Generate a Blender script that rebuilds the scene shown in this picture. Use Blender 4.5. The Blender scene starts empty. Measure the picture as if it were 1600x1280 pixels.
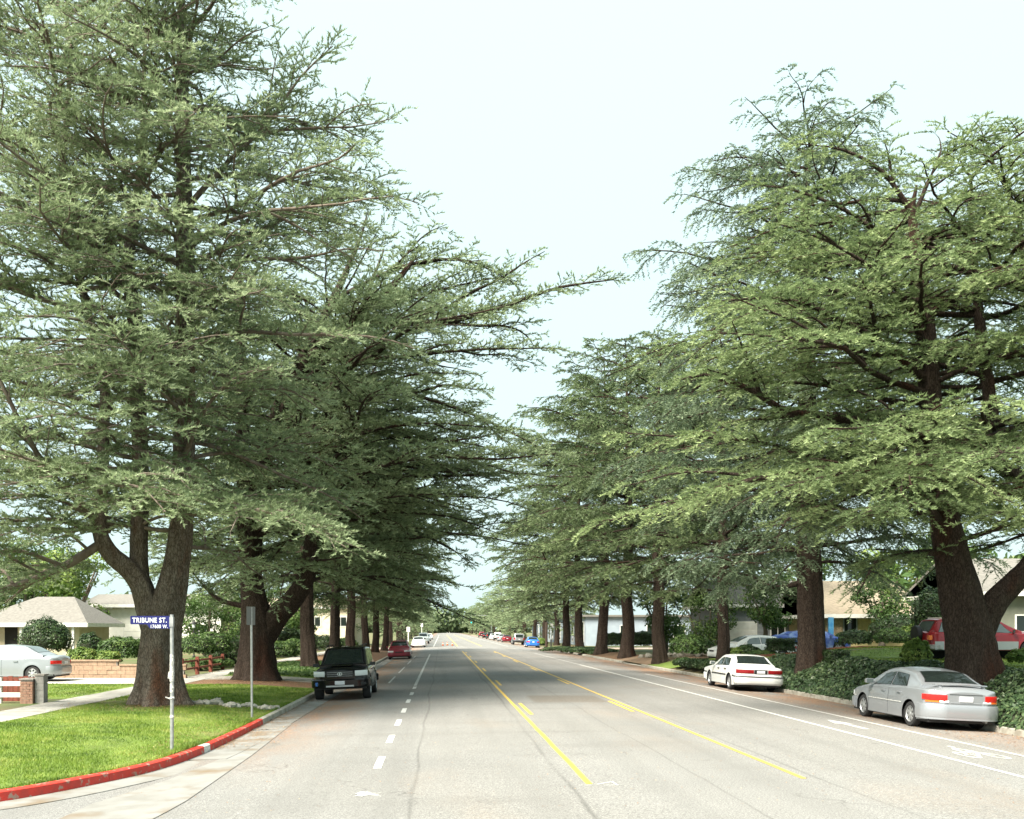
import bpy, math, random
import numpy as np
from mathutils import Vector, noise as mnoise
R_ = math.radians
random.seed(7)
scene = bpy.context.scene
COL = scene.collection

# ---------------------------------------------------------------- camera
F, VX, VY, H = 1500.0, 690.0, 984.0, 2.2        # focal length and vanishing point in photo pixels, eye height
cam_d = bpy.data.cameras.new('camera')
cam = bpy.data.objects.new('camera', cam_d)
COL.objects.link(cam)
cam.location = (0, 0, H)
cam.rotation_euler = (R_(90), 0, 0)
cam_d.sensor_width = 36
cam_d.lens = 36 * F / 1600
cam_d.shift_x = (800 - VX) / 1600
cam_d.shift_y = (VY - 640) / 1600
cam_d.clip_start = 0.1
cam_d.clip_end = 4000
scene.camera = cam

# ---------------------------------------------------------------- world: bright overcast over a Nishita sky
SUN_EL, SUN_AZ = 52, 222
world = bpy.data.worlds.new('World')
scene.world = world
world.use_nodes = True
wn, wl = world.node_tree.nodes, world.node_tree.links
wn.clear()
w_out = wn.new('ShaderNodeOutputWorld')
w_bg = wn.new('ShaderNodeBackground')
sky = wn.new('ShaderNodeTexSky')
sky.sky_type = 'NISHITA'
sky.sun_disc = False
sky.sun_elevation = R_(SUN_EL)
sky.sun_rotation = R_(SUN_AZ)
sky.air_density = 1.0
sky.dust_density = 3.0
geo = wn.new('ShaderNodeNewGeometry')
sep = wn.new('ShaderNodeSeparateXYZ')
ramp = wn.new('ShaderNodeMapRange')           # overcast luminance rises smoothly towards the zenith
ramp.inputs['From Min'].default_value = 0.0
ramp.inputs['From Max'].default_value = 1.0
ramp.inputs['To Min'].default_value = 1.03
ramp.inputs['To Max'].default_value = 1.3
mulc = wn.new('ShaderNodeVectorMath'); mulc.operation = 'SCALE'
mulc.inputs[0].default_value = (2.06, 2.62, 2.58)     # cloud veil, in the sky texture's physical units (x 0.1)
mixc = wn.new('ShaderNodeMix'); mixc.data_type = 'RGBA'
mixc.inputs['Factor'].default_value = 0.93
tc = wn.new('ShaderNodeTexCoord')
wl.new(tc.outputs['Generated'], sep.inputs[0])
wl.new(sep.outputs['Z'], ramp.inputs['Value'])
wl.new(ramp.outputs['Result'], mulc.inputs['Scale'])
wl.new(sky.outputs['Color'], mixc.inputs['A'])
wl.new(mulc.outputs['Vector'], mixc.inputs['B'])
wl.new(mixc.outputs['Result'], w_bg.inputs['Color'])
w_bg.inputs['Strength'].default_value = 0.1
wl.new(w_bg.outputs['Background'], w_out.inputs['Surface'])

sun_d = bpy.data.lights.new('sun', 'SUN')
sun_d.energy = 3.8
sun_d.angle = R_(28)
sun_d.color = (1.0, 0.93, 0.80)
sun = bpy.data.objects.new('sun', sun_d)
COL.objects.link(sun)
_a = R_(SUN_AZ)
_d = Vector((math.sin(_a) * math.cos(R_(SUN_EL)), math.cos(_a) * math.cos(R_(SUN_EL)), math.sin(R_(SUN_EL))))
sun.rotation_euler = _d.to_track_quat('Z', 'Y').to_euler()

vs = scene.view_settings
vs.view_transform = 'Standard'
try: vs.look = 'None'
except Exception: pass
vs.gamma = 1
vs.use_curve_mapping = False
vs.exposure = 2.0
scene.render.engine = 'CYCLES'
scene.cycles.max_bounces = 6
scene.cycles.diffuse_bounces = 3
scene.cycles.glossy_bounces = 2
scene.cycles.transmission_bounces = 3
scene.cycles.transparent_max_bounces = 4

# ---------------------------------------------------------------- helpers
def px(x, y, Y):
    """world point seen at photo pixel x, y at the distance Y"""
    return ((x - VX) * Y / F, Y, H + (VY - y) * Y / F)

def tag(o, label=None, cat=None, group=None, kind=None):
    if label: o['label'] = label
    if cat: o['category'] = cat
    if group: o['group'] = group
    if kind: o['kind'] = kind
    return o

def empty(name, loc=(0, 0, 0), rz=0.0, label=None, cat=None, group=None, kind=None, rx=0.0):
    o = bpy.data.objects.new(name, None)
    COL.objects.link(o)
    o.location = loc
    o.rotation_euler = (rx, 0, rz)
    o.empty_display_size = 0.2
    return tag(o, label, cat, group, kind)

def link(name, me, parent=None, loc=None, rot=None, scale=None):
    o = bpy.data.objects.new(name, me)
    COL.objects.link(o)
    if parent is not None: o.parent = parent
    if loc is not None: o.location = loc
    if rot is not None: o.rotation_euler = rot
    if scale is not None: o.scale = scale
    return o

def np_mesh(name, verts, faces, mats, midx=None, tone=None, smooth=False):
    """fast mesh from numpy verts (n,3) and faces: (m,k) array"""
    me = bpy.data.meshes.new(name)
    verts = np.asarray(verts, dtype=np.float32)
    faces = np.asarray(faces, dtype=np.int32)
    m, k = faces.shape
    me.vertices.add(len(verts)); me.vertices.foreach_set('co', verts.ravel())
    me.loops.add(m * k); me.loops.foreach_set('vertex_index', faces.ravel())
    me.polygons.add(m)
    me.polygons.foreach_set('loop_start', np.arange(0, m * k, k, dtype=np.int32))
    me.polygons.foreach_set('loop_total', np.full(m, k, dtype=np.int32))
    if midx is not None: me.polygons.foreach_set('material_index', np.asarray(midx, dtype=np.int32))
    if smooth is True: me.polygons.foreach_set('use_smooth', np.ones(m, dtype=bool))
    elif smooth is not False: me.polygons.foreach_set('use_smooth', np.asarray(smooth, dtype=bool))
    for mt in mats: me.materials.append(mt)
    if tone is not None:
        at = me.attributes.new('tone', 'FLOAT', 'FACE')
        at.data.foreach_set('value', np.asarray(tone, dtype=np.float32))
    me.update(calc_edges=True)
    return me

class MB:
    """collects shapes and links them as one mesh object"""
    def __init__(s): s.v = []; s.f = []; s.m = []; s.mi = 0
    def add(s, vs_, fs):
        b = len(s.v)
        s.v += [tuple(p) for p in vs_]
        s.f += [tuple(b + i for i in f) for f in fs]
        s.m += [s.mi] * len(fs)
    def box(s, x0, x1, y0, y1, z0, z1):
        s.add([(x0,y0,z0),(x1,y0,z0),(x1,y1,z0),(x0,y1,z0),(x0,y0,z1),(x1,y0,z1),(x1,y1,z1),(x0,y1,z1)],
              [(0,3,2,1),(4,5,6,7),(0,1,5,4),(1,2,6,5),(2,3,7,6),(3,0,4,7)])
    def prism(s, poly, axis, a, b):
        """extrude a polygon given in the two other axes along axis from a to b"""
        n = len(poly)
        def mk(p, t):
            return (t, p[0], p[1]) if axis == 0 else ((p[0], t, p[1]) if axis == 1 else (p[0], p[1], t))
        s.add([mk(p, a) for p in poly] + [mk(p, b) for p in poly],
              [tuple(range(n))[::-1], tuple(range(n, 2 * n))] + [(i, (i + 1) % n, n + (i + 1) % n, n + i) for i in range(n)])
    def tube(s, pts, rad, n=8, cap=True):
        pts = [Vector(p) for p in pts]
        if not hasattr(rad, '__len__'): rad = [rad] * len(pts)
        vs_, fs = [], []
        up = None
        for i, p in enumerate(pts):
            t = (pts[min(i + 1, len(pts) - 1)] - pts[max(i - 1, 0)]).normalized()
            if up is None:
                up = t.orthogonal().normalized()
            up = (up - t * up.dot(t)).normalized()
            r = t.cross(up)
            for k in range(n):
                a = 2 * math.pi * k / n
                vs_.append(p + (up * math.cos(a) + r * math.sin(a)) * rad[i])
        for i in range(len(pts) - 1):
            for k in range(n):
                fs.append((i*n+k, i*n+(k+1)%n, (i+1)*n+(k+1)%n, (i+1)*n+k))
        if cap:
            fs.append(tuple(range(n))[::-1]); fs.append(tuple((len(pts)-1)*n + k for k in range(n)))
        s.add(vs_, fs)
    def build(s, name, mats, parent=None, smooth=None, **k):
        me = bpy.data.meshes.new(name)
        me.from_pydata(s.v, [], s.f)
        if not isinstance(mats, (list, tuple)): mats = [mats]
        for m in mats: me.materials.append(m)
        if len(mats) > 1: me.polygons.foreach_set('material_index', s.m)
        me.update()
        if smooth:
            me.shade_smooth(); me.set_sharp_from_angle(angle=R_(smooth))
        return link(name, me, parent, **k)

def box_part(name, mat, parent, *b, **k):
    m = MB(); m.box(*b); return m.build(name, mat, parent, **k)

# ---------------------------------------------------------------- materials
def material(name, col, rough=0.8, col2=None, scale=5.0, detail=4.0, lo=0.35, hi=0.65, bump=0.0, bscale=40.0,
             metal=0.0, spec=0.5, coat=0.0, stretch=None, col3=None, scale3=0.6, lo3=0.5, hi3=0.7, world_pos=True, bdist=0.02):
    m = bpy.data.materials.new(name); m.use_nodes = True
    nt = m.node_tree; N, L = nt.nodes, nt.links
    b = N['Principled BSDF']
    b.inputs['Base Color'].default_value = (*col, 1)
    b.inputs['Roughness'].default_value = rough
    b.inputs['Metallic'].default_value = metal
    b.inputs['Specular IOR Level'].default_value = spec
    b.inputs['Coat Weight'].default_value = coat
    b.inputs['Coat Roughness'].default_value = 0.05
    if col2 is None and not bump: return m
    if world_pos:
        g = N.new('ShaderNodeNewGeometry'); vec = g.outputs['Position']
    else:
        g = N.new('ShaderNodeTexCoord'); vec = g.outputs['Object']
    if stretch:
        mp = N.new('ShaderNodeVectorMath'); mp.operation = 'MULTIPLY'
        mp.inputs[1].default_value = stretch
        L.new(vec, mp.inputs[0]); vec = mp.outputs['Vector']
    def noise(sc, det):
        n = N.new('ShaderNodeTexNoise'); n.inputs['Scale'].default_value = sc; n.inputs['Detail'].default_value = det
        L.new(vec, n.inputs['Vector']); return n.outputs['Fac']
    def mr(src, a, c):
        r = N.new('ShaderNodeMapRange'); r.inputs['From Min'].default_value = a; r.inputs['From Max'].default_value = c
        L.new(src, r.inputs['Value']); return r.outputs['Result']
    out = None
    if col2 is not None:
        mx = N.new('ShaderNodeMix'); mx.data_type = 'RGBA'
        mx.inputs['A'].default_value = (*col, 1); mx.inputs['B'].default_value = (*col2, 1)
        L.new(mr(noise(scale, detail), lo, hi), mx.inputs['Factor']); out = mx.outputs['Result']
        if col3 is not None:
            m3 = N.new('ShaderNodeMix'); m3.data_type = 'RGBA'
            L.new(out, m3.inputs['A']); m3.inputs['B'].default_value = (*col3, 1)
            L.new(mr(noise(scale3, 5), lo3, hi3), m3.inputs['Factor']); out = m3.outputs['Result']
        L.new(out, b.inputs['Base Color'])
    if bump:
        bp = N.new('ShaderNodeBump'); bp.inputs['Strength'].default_value = bump; bp.inputs['Distance'].default_value = bdist
        L.new(noise(bscale, 5), bp.inputs['Height']); L.new(bp.outputs['Normal'], b.inputs['Normal'])
    return m

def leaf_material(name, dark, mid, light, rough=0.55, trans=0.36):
    """leaf colour by the tone of each leaf (age and kind of the shoot; top light in leaf clouds), partly translucent"""
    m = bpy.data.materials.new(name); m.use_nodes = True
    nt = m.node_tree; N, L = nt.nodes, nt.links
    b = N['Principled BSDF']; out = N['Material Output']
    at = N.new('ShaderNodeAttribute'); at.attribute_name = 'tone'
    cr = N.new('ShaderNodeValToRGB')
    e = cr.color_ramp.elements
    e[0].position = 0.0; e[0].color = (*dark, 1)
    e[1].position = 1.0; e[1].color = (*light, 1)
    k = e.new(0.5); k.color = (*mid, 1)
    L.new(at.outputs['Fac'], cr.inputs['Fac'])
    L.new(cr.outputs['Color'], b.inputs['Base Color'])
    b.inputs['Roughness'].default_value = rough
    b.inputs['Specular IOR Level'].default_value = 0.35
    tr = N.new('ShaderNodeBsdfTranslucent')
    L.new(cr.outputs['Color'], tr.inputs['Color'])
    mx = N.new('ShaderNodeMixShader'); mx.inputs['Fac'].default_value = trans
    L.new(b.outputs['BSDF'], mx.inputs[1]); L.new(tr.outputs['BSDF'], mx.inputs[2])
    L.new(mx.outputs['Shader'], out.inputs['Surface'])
    return m

M = {}
M['concrete'] = material('concrete', (0.36, 0.34, 0.30), 0.9, (0.27, 0.25, 0.22), 3.0, 6, bump=0.25, bscale=60, col3=(0.42, 0.40, 0.36), scale3=0.8)
M['kerb_concrete'] = material('kerb_concrete', (0.40, 0.39, 0.34), 0.9, (0.27, 0.25, 0.21), 4.0, 8, bump=0.4, bscale=50, col3=(0.2, 0.17, 0.13), scale3=1.7, lo3=.55, hi3=.75)
M['gutter'] = material('gutter_concrete', (0.22, 0.218, 0.208), 0.9, (0.17, 0.165, 0.152), 2.2, 8, bump=0.25, bscale=70, col3=(0.15, 0.11, 0.07), scale3=1.1, lo3=.54, hi3=.74)
M['red_paint'] = material('red_kerb_paint', (0.50, 0.030, 0.018), 0.65, (0.36, 0.035, 0.025), 7.0, 8, lo=.4, hi=.7, bump=0.3, bscale=45, col3=(0.30, 0.20, 0.16), scale3=9, lo3=.58, hi3=.66)
M['white_paint'] = material('white_road_paint', (0.60, 0.60, 0.58), 0.7, (0.30, 0.30, 0.285), 26, 7, lo=.48, hi=.66)
M['worn_white'] = material('worn_white_paint', (0.50, 0.50, 0.48), 0.8, (0.24, 0.24, 0.23), 22, 7, lo=.45, hi=.68)
M['lime_paint'] = material('fresh_yellow_paint', (0.66, 0.66, 0.05), 0.6, (0.58, 0.60, 0.07), 12, 5)
M['yellow_paint'] = material('old_yellow_paint', (0.60, 0.40, 0.06), 0.75, (0.36, 0.27, 0.10), 25, 7, lo=.5, hi=.72)
M['bark'] = None
M['fascia_white'] = material('white_trim', (0.72, 0.72, 0.68), 0.6, (0.62, 0.61, 0.57), 3, 4)
M['steel'] = material('galvanised_steel', (0.42, 0.43, 0.43), 0.5, (0.30, 0.31, 0.31), 14, 5, metal=0.6)
M['black'] = material('black_plastic', (0.015, 0.015, 0.016), 0.6)
M['rubber'] = material('tyre_rubber', (0.02, 0.02, 0.021), 0.85)
M['glass'] = material('tinted_glass', (0.014, 0.020, 0.018), 0.04, spec=0.45)
M['pale_glass'] = material('sky_lit_glass', (0.10, 0.125, 0.125), 0.05, spec=0.9)
M['painted_shade'] = material('porch_shade_paint', (0.02, 0.018, 0.016), 0.9)  # near-black colour that stands for the shade of the porches
M['rim'] = material('wheel_rim_metal', (0.45, 0.46, 0.47), 0.4, metal=0.7)
M['red_lamp'] = material('red_lamp_lens', (0.55, 0.015, 0.012), 0.15)
M['dark_red_lamp'] = material('dark_red_lamp_lens', (0.24, 0.010, 0.012), 0.15)
M['amber_lamp'] = material('amber_lamp_lens', (0.75, 0.16, 0.02), 0.15)
M['clear_lamp'] = material('clear_lamp_lens', (0.62, 0.66, 0.66), 0.12)
M['plate'] = material('licence_plate', (0.62, 0.63, 0.66), 0.5)
M['silver'] = material('silver_car_paint', (0.33, 0.345, 0.37), 0.32, metal=0.45, coat=0.5)
M['white_car'] = material('white_car_paint', (0.66, 0.67, 0.66), 0.35, coat=0.7)
M['black_car'] = material('black_car_paint', (0.006, 0.006, 0.008), 0.10, spec=.35)
M['red_car'] = material('red_car_paint', (0.25, 0.006, 0.012), 0.3, coat=0.25)
M['maroon_car'] = material('maroon_car_paint', (0.16, 0.008, 0.022), 0.3, coat=0.8)
M['blue_car'] = material('blue_car_paint', (0.02, 0.13, 0.45), 0.3, coat=0.8)
M['rock'] = material('pale_rock', (0.42, 0.40, 0.35), 0.85, (0.26, 0.24, 0.20), 8, 6, bump=0.5, bscale=25)
M['red_wood'] = material('red_stained_wood', (0.20, 0.045, 0.025), 0.75, (0.13, 0.035, 0.02), 9, 5, bump=.3, bscale=30)

def road_material():
    m = bpy.data.materials.new('asphalt'); m.use_nodes = True
    nt = m.node_tree; N, L = nt.nodes, nt.links
    b = N['Principled BSDF']; b.inputs['Roughness'].default_value = 0.85
    b.inputs['Specular IOR Level'].default_value = 0.3
    g = N.new('ShaderNodeNewGeometry'); P = g.outputs['Position']
    def node(t, **k):
        n = N.new(t)
        for a, v in k.items(): setattr(n, a, v)
        return n
    def scaled(v):
        q = node('ShaderNodeVectorMath', operation='MULTIPLY'); q.inputs[1].default_value = v
        L.new(P, q.inputs[0]); return q.outputs['Vector']
    def noise(vec, sc, det=4, rough=.5):
        n = node('ShaderNodeTexNoise'); n.inputs['Scale'].default_value = sc; n.inputs['Detail'].default_value = det
        n.inputs['Roughness'].default_value = rough
        L.new(vec, n.inputs['Vector']); return n.outputs['Fac']
    def mr(src, a, c, d=0.0, e=1.0):
        r = node('ShaderNodeMapRange'); i = r.inputs
        i['From Min'].default_value = a; i['From Max'].default_value = c; i['To Min'].default_value = d; i['To Max'].default_value = e
        L.new(src, i['Value']); return r.outputs['Result']
    def math_(op, a, c=None):
        q = node('ShaderNodeMath', operation=op)
        for i, s_ in enumerate((a, c)):
            if s_ is None: continue
            if isinstance(s_, (int, float)): q.inputs[i].default_value = s_
            else: L.new(s_, q.inputs[i])
        return q.outputs[0]
    def mix(f, a, c):
        q = node('ShaderNodeMix', data_type='RGBA')
        for nm, s_ in (('Factor', f), ('A', a), ('B', c)):
            if isinstance(s_, tuple): q.inputs[nm].default_value = (*s_, 1)
            elif isinstance(s_, float): q.inputs[nm].default_value = s_
            else: L.new(s_, q.inputs[nm])
        return q.outputs['Result']
    sp = node('ShaderNodeSeparateXYZ'); L.new(P, sp.inputs[0]); X, Y = sp.outputs['X'], sp.outputs['Y']
    base = mix(mr(noise(P, 0.35, 5), .35, .65), (0.100, 0.104, 0.107), (0.138, 0.142, 0.144))
    base = mix(mr(X, -.44, -.38, 0, .16), base, (0.10, 0.097, 0.09))
    base = mix(mr(X, 1.95, 2.05, 0, .10), base, (0.22, 0.222, 0.22))
    base = mix(mr(noise(P, .13, 4), .42, .62, 0, .35), base, (0.13, 0.125, 0.115))
    # aggregate speckle
    base = mix(mr(noise(P, 95, 2), .35, .68), base, mix(0.5, base, (0.40, 0.38, 0.35)))
    base = mix(mr(noise(P, 38, 3, .7), .50, .62, 0, .75), base, (0.075, 0.073, 0.07))
    base = mix(mr(noise(P, 45, 3, .7), .54, .64, 0, .5), base, (0.42, 0.41, 0.39))
    # long streaks worn by the wheels
    base = mix(mr(noise(scaled((1.1, .03, 1)), 1.0, 5), .48, .72, 0, .42), base, (0.115, 0.113, 0.108))
    base = mix(mr(noise(scaled((.35, 1.5, 1)), .5, 6), .56, .72, 0, .35), base, (0.12, 0.115, 0.108))
    # seams of the paving lanes: dark joint lines running along the road
    for x0, w, k in ((-.41, .04, .42), (3.85, .03, .35), (7.1, .025, .2), (1.84, .05, .42), (5.62, .04, .35)):
        wob = math_('ADD', X, mr(noise(scaled((1, .25, 1)), .8, 4), 0, 1, -.16, .16))
        d = math_('ABSOLUTE', math_('SUBTRACT', wob, x0))
        base = mix(math_('MULTIPLY', mr(d, w, w * .2), math_('MULTIPLY', mr(noise(scaled((1, .12, 1)), 1.3, 5), .25, .55, .15, 1), k)), base, (0.05, 0.048, 0.045))
    # cracks across
    v = node('ShaderNodeTexVoronoi', feature='DISTANCE_TO_EDGE'); v.inputs['Scale'].default_value = .22
    wv = node('ShaderNodeVectorMath', operation='ADD'); nz = node('ShaderNodeTexNoise'); nz.inputs['Scale'].default_value = 1.4; nz.inputs['Detail'].default_value = 6
    L.new(P, nz.inputs['Vector']); L.new(P, wv.inputs[0]); L.new(nz.outputs['Color'], wv.inputs[1]); L.new(wv.outputs['Vector'], v.inputs['Vector'])
    base = mix(math_('MULTIPLY', mr(v.outputs['Distance'], .006, .001), mr(noise(P, .5, 3), .52, .62, 0, .5)), base, (0.055, 0.052, 0.048))
    # brown cedar needles gathered at the kerbs and in the parking lanes under the trees
    far = mr(Y, 14, 30)
    lft = mr(X, -1.9, -3.3)
    rgt = mr(X, 10.3, 12.0)
    edge = math_('MULTIPLY', math_('MAXIMUM', lft, rgt), far)
    lit = math_('MULTIPLY', edge, mr(noise(scaled((1, .35, 1)), 1.1, 7, .65), .33, .55))
    fine = mr(noise(P, 22, 4), .36, .60)
    base = mix(math_('MULTIPLY', lit, math_('MULTIPLY', fine, .95)), base, (0.29, 0.135, 0.052))
    base = mix(math_('MULTIPLY', mr(noise(scaled((.6, .25, 1)), .5, 6), .54, .70, 0, .26), fine), base, (0.27, 0.18, 0.11))
    # repaired rectangle of newer asphalt in the turning lane
    rect = math_('MULTIPLY', math_('MULTIPLY', mr(X, 2.75, 2.9), mr(X, 5.15, 5.0)), math_('MULTIPLY', mr(Y, 28.9, 29.3), mr(Y, 32.3, 31.9)))
    base = mix(math_('MULTIPLY', rect, mr(noise(P, 9, 4), .3, .55, .25, .75)), base, (0.13, 0.108, 0.085))
    L.new(base, b.inputs['Base Color'])
    bp = node('ShaderNodeBump'); bp.inputs['Strength'].default_value = .35; bp.inputs['Distance'].default_value = .01
    L.new(noise(P, 90, 3), bp.inputs['Height']); L.new(bp.outputs['Normal'], b.inputs['Normal'])
    return m
M['asphalt'] = road_material()

def bark_material(name, c1, c2, c3):
    m = bpy.data.materials.new(name); m.use_nodes = True
    nt = m.node_tree; N, L = nt.nodes, nt.links
    b = N['Principled BSDF']; b.inputs['Roughness'].default_value = .95; b.inputs['Specular IOR Level'].default_value = .2
    g = N.new('ShaderNodeTexCoord'); q = N.new('ShaderNodeVectorMath'); q.operation = 'MULTIPLY'; q.inputs[1].default_value = (1, 1, .32)
    L.new(g.outputs['Object'], q.inputs[0])
    v = N.new('ShaderNodeTexVoronoi'); v.inputs['Scale'].default_value = 19; v.feature = 'DISTANCE_TO_EDGE'
    nz = N.new('ShaderNodeTexNoise'); nz.inputs['Scale'].default_value = 9; nz.inputs['Detail'].default_value = 8; nz.inputs['Roughness'].default_value = .7
    n2 = N.new('ShaderNodeTexNoise'); n2.inputs['Scale'].default_value = .9; n2.inputs['Detail'].default_value = 4
    ad = N.new('ShaderNodeVectorMath'); ad.operation = 'MULTIPLY_ADD'; ad.inputs[1].default_value = (.19, .19, .19)
    L.new(q.outputs['Vector'], nz.inputs['Vector']); L.new(q.outputs['Vector'], n2.inputs['Vector'])
    L.new(nz.outputs['Color'], ad.inputs[0]); L.new(q.outputs['Vector'], ad.inputs[2]); L.new(ad.outputs['Vector'], v.inputs['Vector'])
    def mr(src, a, c, d=0, e=1):
        r = N.new('ShaderNodeMapRange'); i = r.inputs
        i['From Min'].default_value = a; i['From Max'].default_value = c; i['To Min'].default_value = d; i['To Max'].default_value = e
        L.new(src, i['Value']); return r.outputs['Result']
    def mix(f, a, c):
        x = N.new('ShaderNodeMix'); x.data_type = 'RGBA'; L.new(f, x.inputs['Factor'])
        for nm, s_ in (('A', a), ('B', c)):
            if isinstance(s_, tuple): x.inputs[nm].default_value = (*s_, 1)
            else: L.new(s_, x.inputs[nm])
        return x.outputs['Result']
    c = mix(mr(nz.outputs['Fac'], .35, .65), c1, c2)
    c = mix(mr(n2.outputs['Fac'], .55, .68), c, c3)
    c = mix(mr(v.outputs['Distance'], .0, .17, .85, 0), c, tuple(.2 * k for k in c1))
    L.new(c, b.inputs['Base Color'])
    mm = N.new('ShaderNodeMath'); mm.operation = 'MULTIPLY_ADD'; mm.inputs[1].default_value = .35
    L.new(nz.outputs['Fac'], mm.inputs[0]); L.new(v.outputs['Distance'], mm.inputs[2])
    bp = N.new('ShaderNodeBump'); bp.inputs['Strength'].default_value = .9; bp.inputs['Distance'].default_value = .09
    L.new(mm.outputs[0], bp.inputs['Height']); L.new(bp.outputs['Normal'], b.inputs['Normal'])
    return m
M['bark'] = bark_material('cedar_bark', (0.15, 0.115, 0.088), (0.27, 0.235, 0.195), (0.17, 0.072, 0.04))
M['bark_dark'] = bark_material('dark_cedar_bark', (0.058, 0.040, 0.030), (0.105, 0.078, 0.062), (0.085, 0.036, 0.022))
M['branch'] = material('branch_bark', (0.10, 0.075, 0.058), 0.95, (0.18, 0.15, 0.12), 6, 4)
# foliage: Atlas cedar (grey green), golden cedar on the right, blue deodar
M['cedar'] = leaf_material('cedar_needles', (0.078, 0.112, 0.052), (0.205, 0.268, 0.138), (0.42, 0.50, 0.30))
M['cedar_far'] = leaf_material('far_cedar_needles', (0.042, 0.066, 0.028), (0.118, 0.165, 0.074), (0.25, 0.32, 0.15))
M['golden'] = leaf_material('yellow_green_needles', (0.060, 0.094, 0.038), (0.168, 0.232, 0.100), (0.35, 0.43, 0.20))
M['deodar'] = leaf_material('blue_green_needles', (0.046, 0.074, 0.040), (0.125, 0.178, 0.102), (0.28, 0.35, 0.22))
M['ivy'] = leaf_material('ivy_leaf', (0.022, 0.042, 0.020), (0.045, 0.082, 0.034), (0.13, 0.18, 0.08), rough=.4, trans=.12)
M['hedge'] = leaf_material('hedge_leaf', (0.016, 0.036, 0.014), (0.036, 0.070, 0.020), (0.08, 0.12, 0.035), rough=.45, trans=.15)
M['lime_leaf'] = leaf_material('lime_leaf', (0.06, 0.12, 0.02), (0.16, 0.24, 0.05), (0.38, 0.42, 0.12))
M['shrub'] = leaf_material('shrub_leaf', (0.035, 0.075, 0.022), (0.085, 0.15, 0.04), (0.20, 0.27, 0.08))
M['blade'] = leaf_material('grass_blade', (0.06, 0.115, 0.014), (0.16, 0.25, 0.026), (0.36, 0.38, 0.10), trans=.3)
M['lawn'] = material('lawn_soil_and_turf', (0.10, 0.145, 0.025), 0.95, (0.14, 0.21, 0.03), 2.0, 6, bump=.8, bscale=60, col3=(0.19, 0.19, 0.07), scale3=.55, lo3=.55, hi3=.78, bdist=.03)
M['yard'] = material('yard_ground', (0.07, 0.11, 0.025), 0.95, (0.11, 0.10, 0.05), .5, 6, bump=.6, bscale=30, col3=(0.15, 0.10, 0.055), scale3=.16, lo3=.5, hi3=.62)
M['needles'] = material('needle_litter', (0.19, 0.095, 0.045), 0.95, (0.11, 0.07, 0.04), 14, 6, bump=.8, bscale=60, col3=(0.10, 0.12, 0.04), scale3=1.6, lo3=.6, hi3=.75)
# ================================================================ setting
def smooth(t):
    t = np.clip(t, 0, 1); return t * t * (3 - 2 * t)
ROAD_C, ROAD_W = 4.2, 8.75
def road_z(X): return -0.2 * ((X - ROAD_C) / ROAD_W) ** 2
KL = [(-40, 10.6), (-14, 10.8), (-10, 11.1), (-7.7, 12.0), (-6.15, 13.3), (-5.15, 15.3), (-4.75, 16.8), (-4.56, 18.9), (-4.5, 22), (-4.5, 25.5), (-4.5, 29), (-4.5, 103)]
KR = 12.98
def kerb_left(Y):
    return float(np.interp(Y, [11.0, 12.0, 13.3, 15.3, 16.8, 18.9, 22], [-10.5, -7.7, -6.15, -5.15, -4.75, -4.56, -4.5]))
XS0, XS1 = 104.0, 121.0          # the crossing street
def amp(Y): return np.interp(Y, [0, 44, 57, 75, 100], [.98, .98, .42, .28, .16])
def ground_z(X, Y):
    """height of the verges and yards"""
    if X < 4:
        d = kerb_left(max(Y, 11)) - X
        z = -0.065 + 0.165 * smooth(d / 3.4)
        if X < -12.6 and Y > 41.6: z += 0.42 * smooth((Y - 41.6) / .5)
        if X < -12: z += 0.5 * smooth((-X - 14) / 30)
    else:
        d = X - KR - .15
        z = -0.065 + amp(Y) * smooth(d / 2.3) + ((.08 + .47 * smooth((Y - 43) / 5)) * smooth((X - 15) / 7) * smooth((75 - Y) / 20))
        z += 0.03 * math.sin(Y * .7) * smooth(d / 3)
    return float(z)

def grid_mesh(name, fn, us, vs_, mat, parent=None, smooth_=True):
    V = [fn(u, v) for v in vs_ for u in us]
    n = len(us)
    Fc = [(j*n+i, j*n+i+1, (j+1)*n+i+1, (j+1)*n+i) for j in range(len(vs_)-1) for i in range(n-1)]
    me = bpy.data.meshes.new(name); me.from_pydata(V, [], Fc); me.materials.append(mat)
    if smooth_: me.shade_smooth()
    me.update()
    return link(name, me, parent)

# sheet to the horizon
g = grid_mesh('ground', lambda u, v: (u, v, -0.42), [-2500, -300, 300, 2500], [-100, 60, 400, 3000], M['yard'])
tag(g, kind='structure')
# the boulevard with its crown
rx = list(np.linspace(-4.56, 13.04, 23))
ry = [-12, 0, 8, 11] + list(np.arange(12, 60, 3.0)) + [60, 80, 100, 125, 160, 220, 320, 500, 900]
tag(grid_mesh('road', lambda u, v: (u, v, road_z(u)), rx, ry, M['asphalt']), kind='structure')
# crossing street and the side street in the foreground, a hair below the boulevard's edges
sl = grid_mesh('side_street', lambda u, v: (u, v, -0.2045), [-60, -30, -12, -4.5], [-12, 4, 11, 16, 20], M['asphalt']); tag(sl, kind='structure')
pale_road = material('sunlit_asphalt', (0.33, 0.33, 0.31), .9, (0.27, 0.27, 0.25), 1.5, 5)
cs = MB()
cs.add([(-160, XS0 - 4, -.206), (-4.5, XS0 - 4, -.206), (-4.5, XS1 + 4, -.206), (-160, XS1 + 4, -.206)], [(0, 1, 2, 3)])
cs.add([(12.98, XS0 - 4, -.206), (180, XS0 - 4, -.206), (180, XS1 + 4, -.206), (12.98, XS1 + 4, -.206)], [(0, 1, 2, 3)])
tag(cs.build('crossing_street', M['asphalt']), kind='structure')

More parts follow.
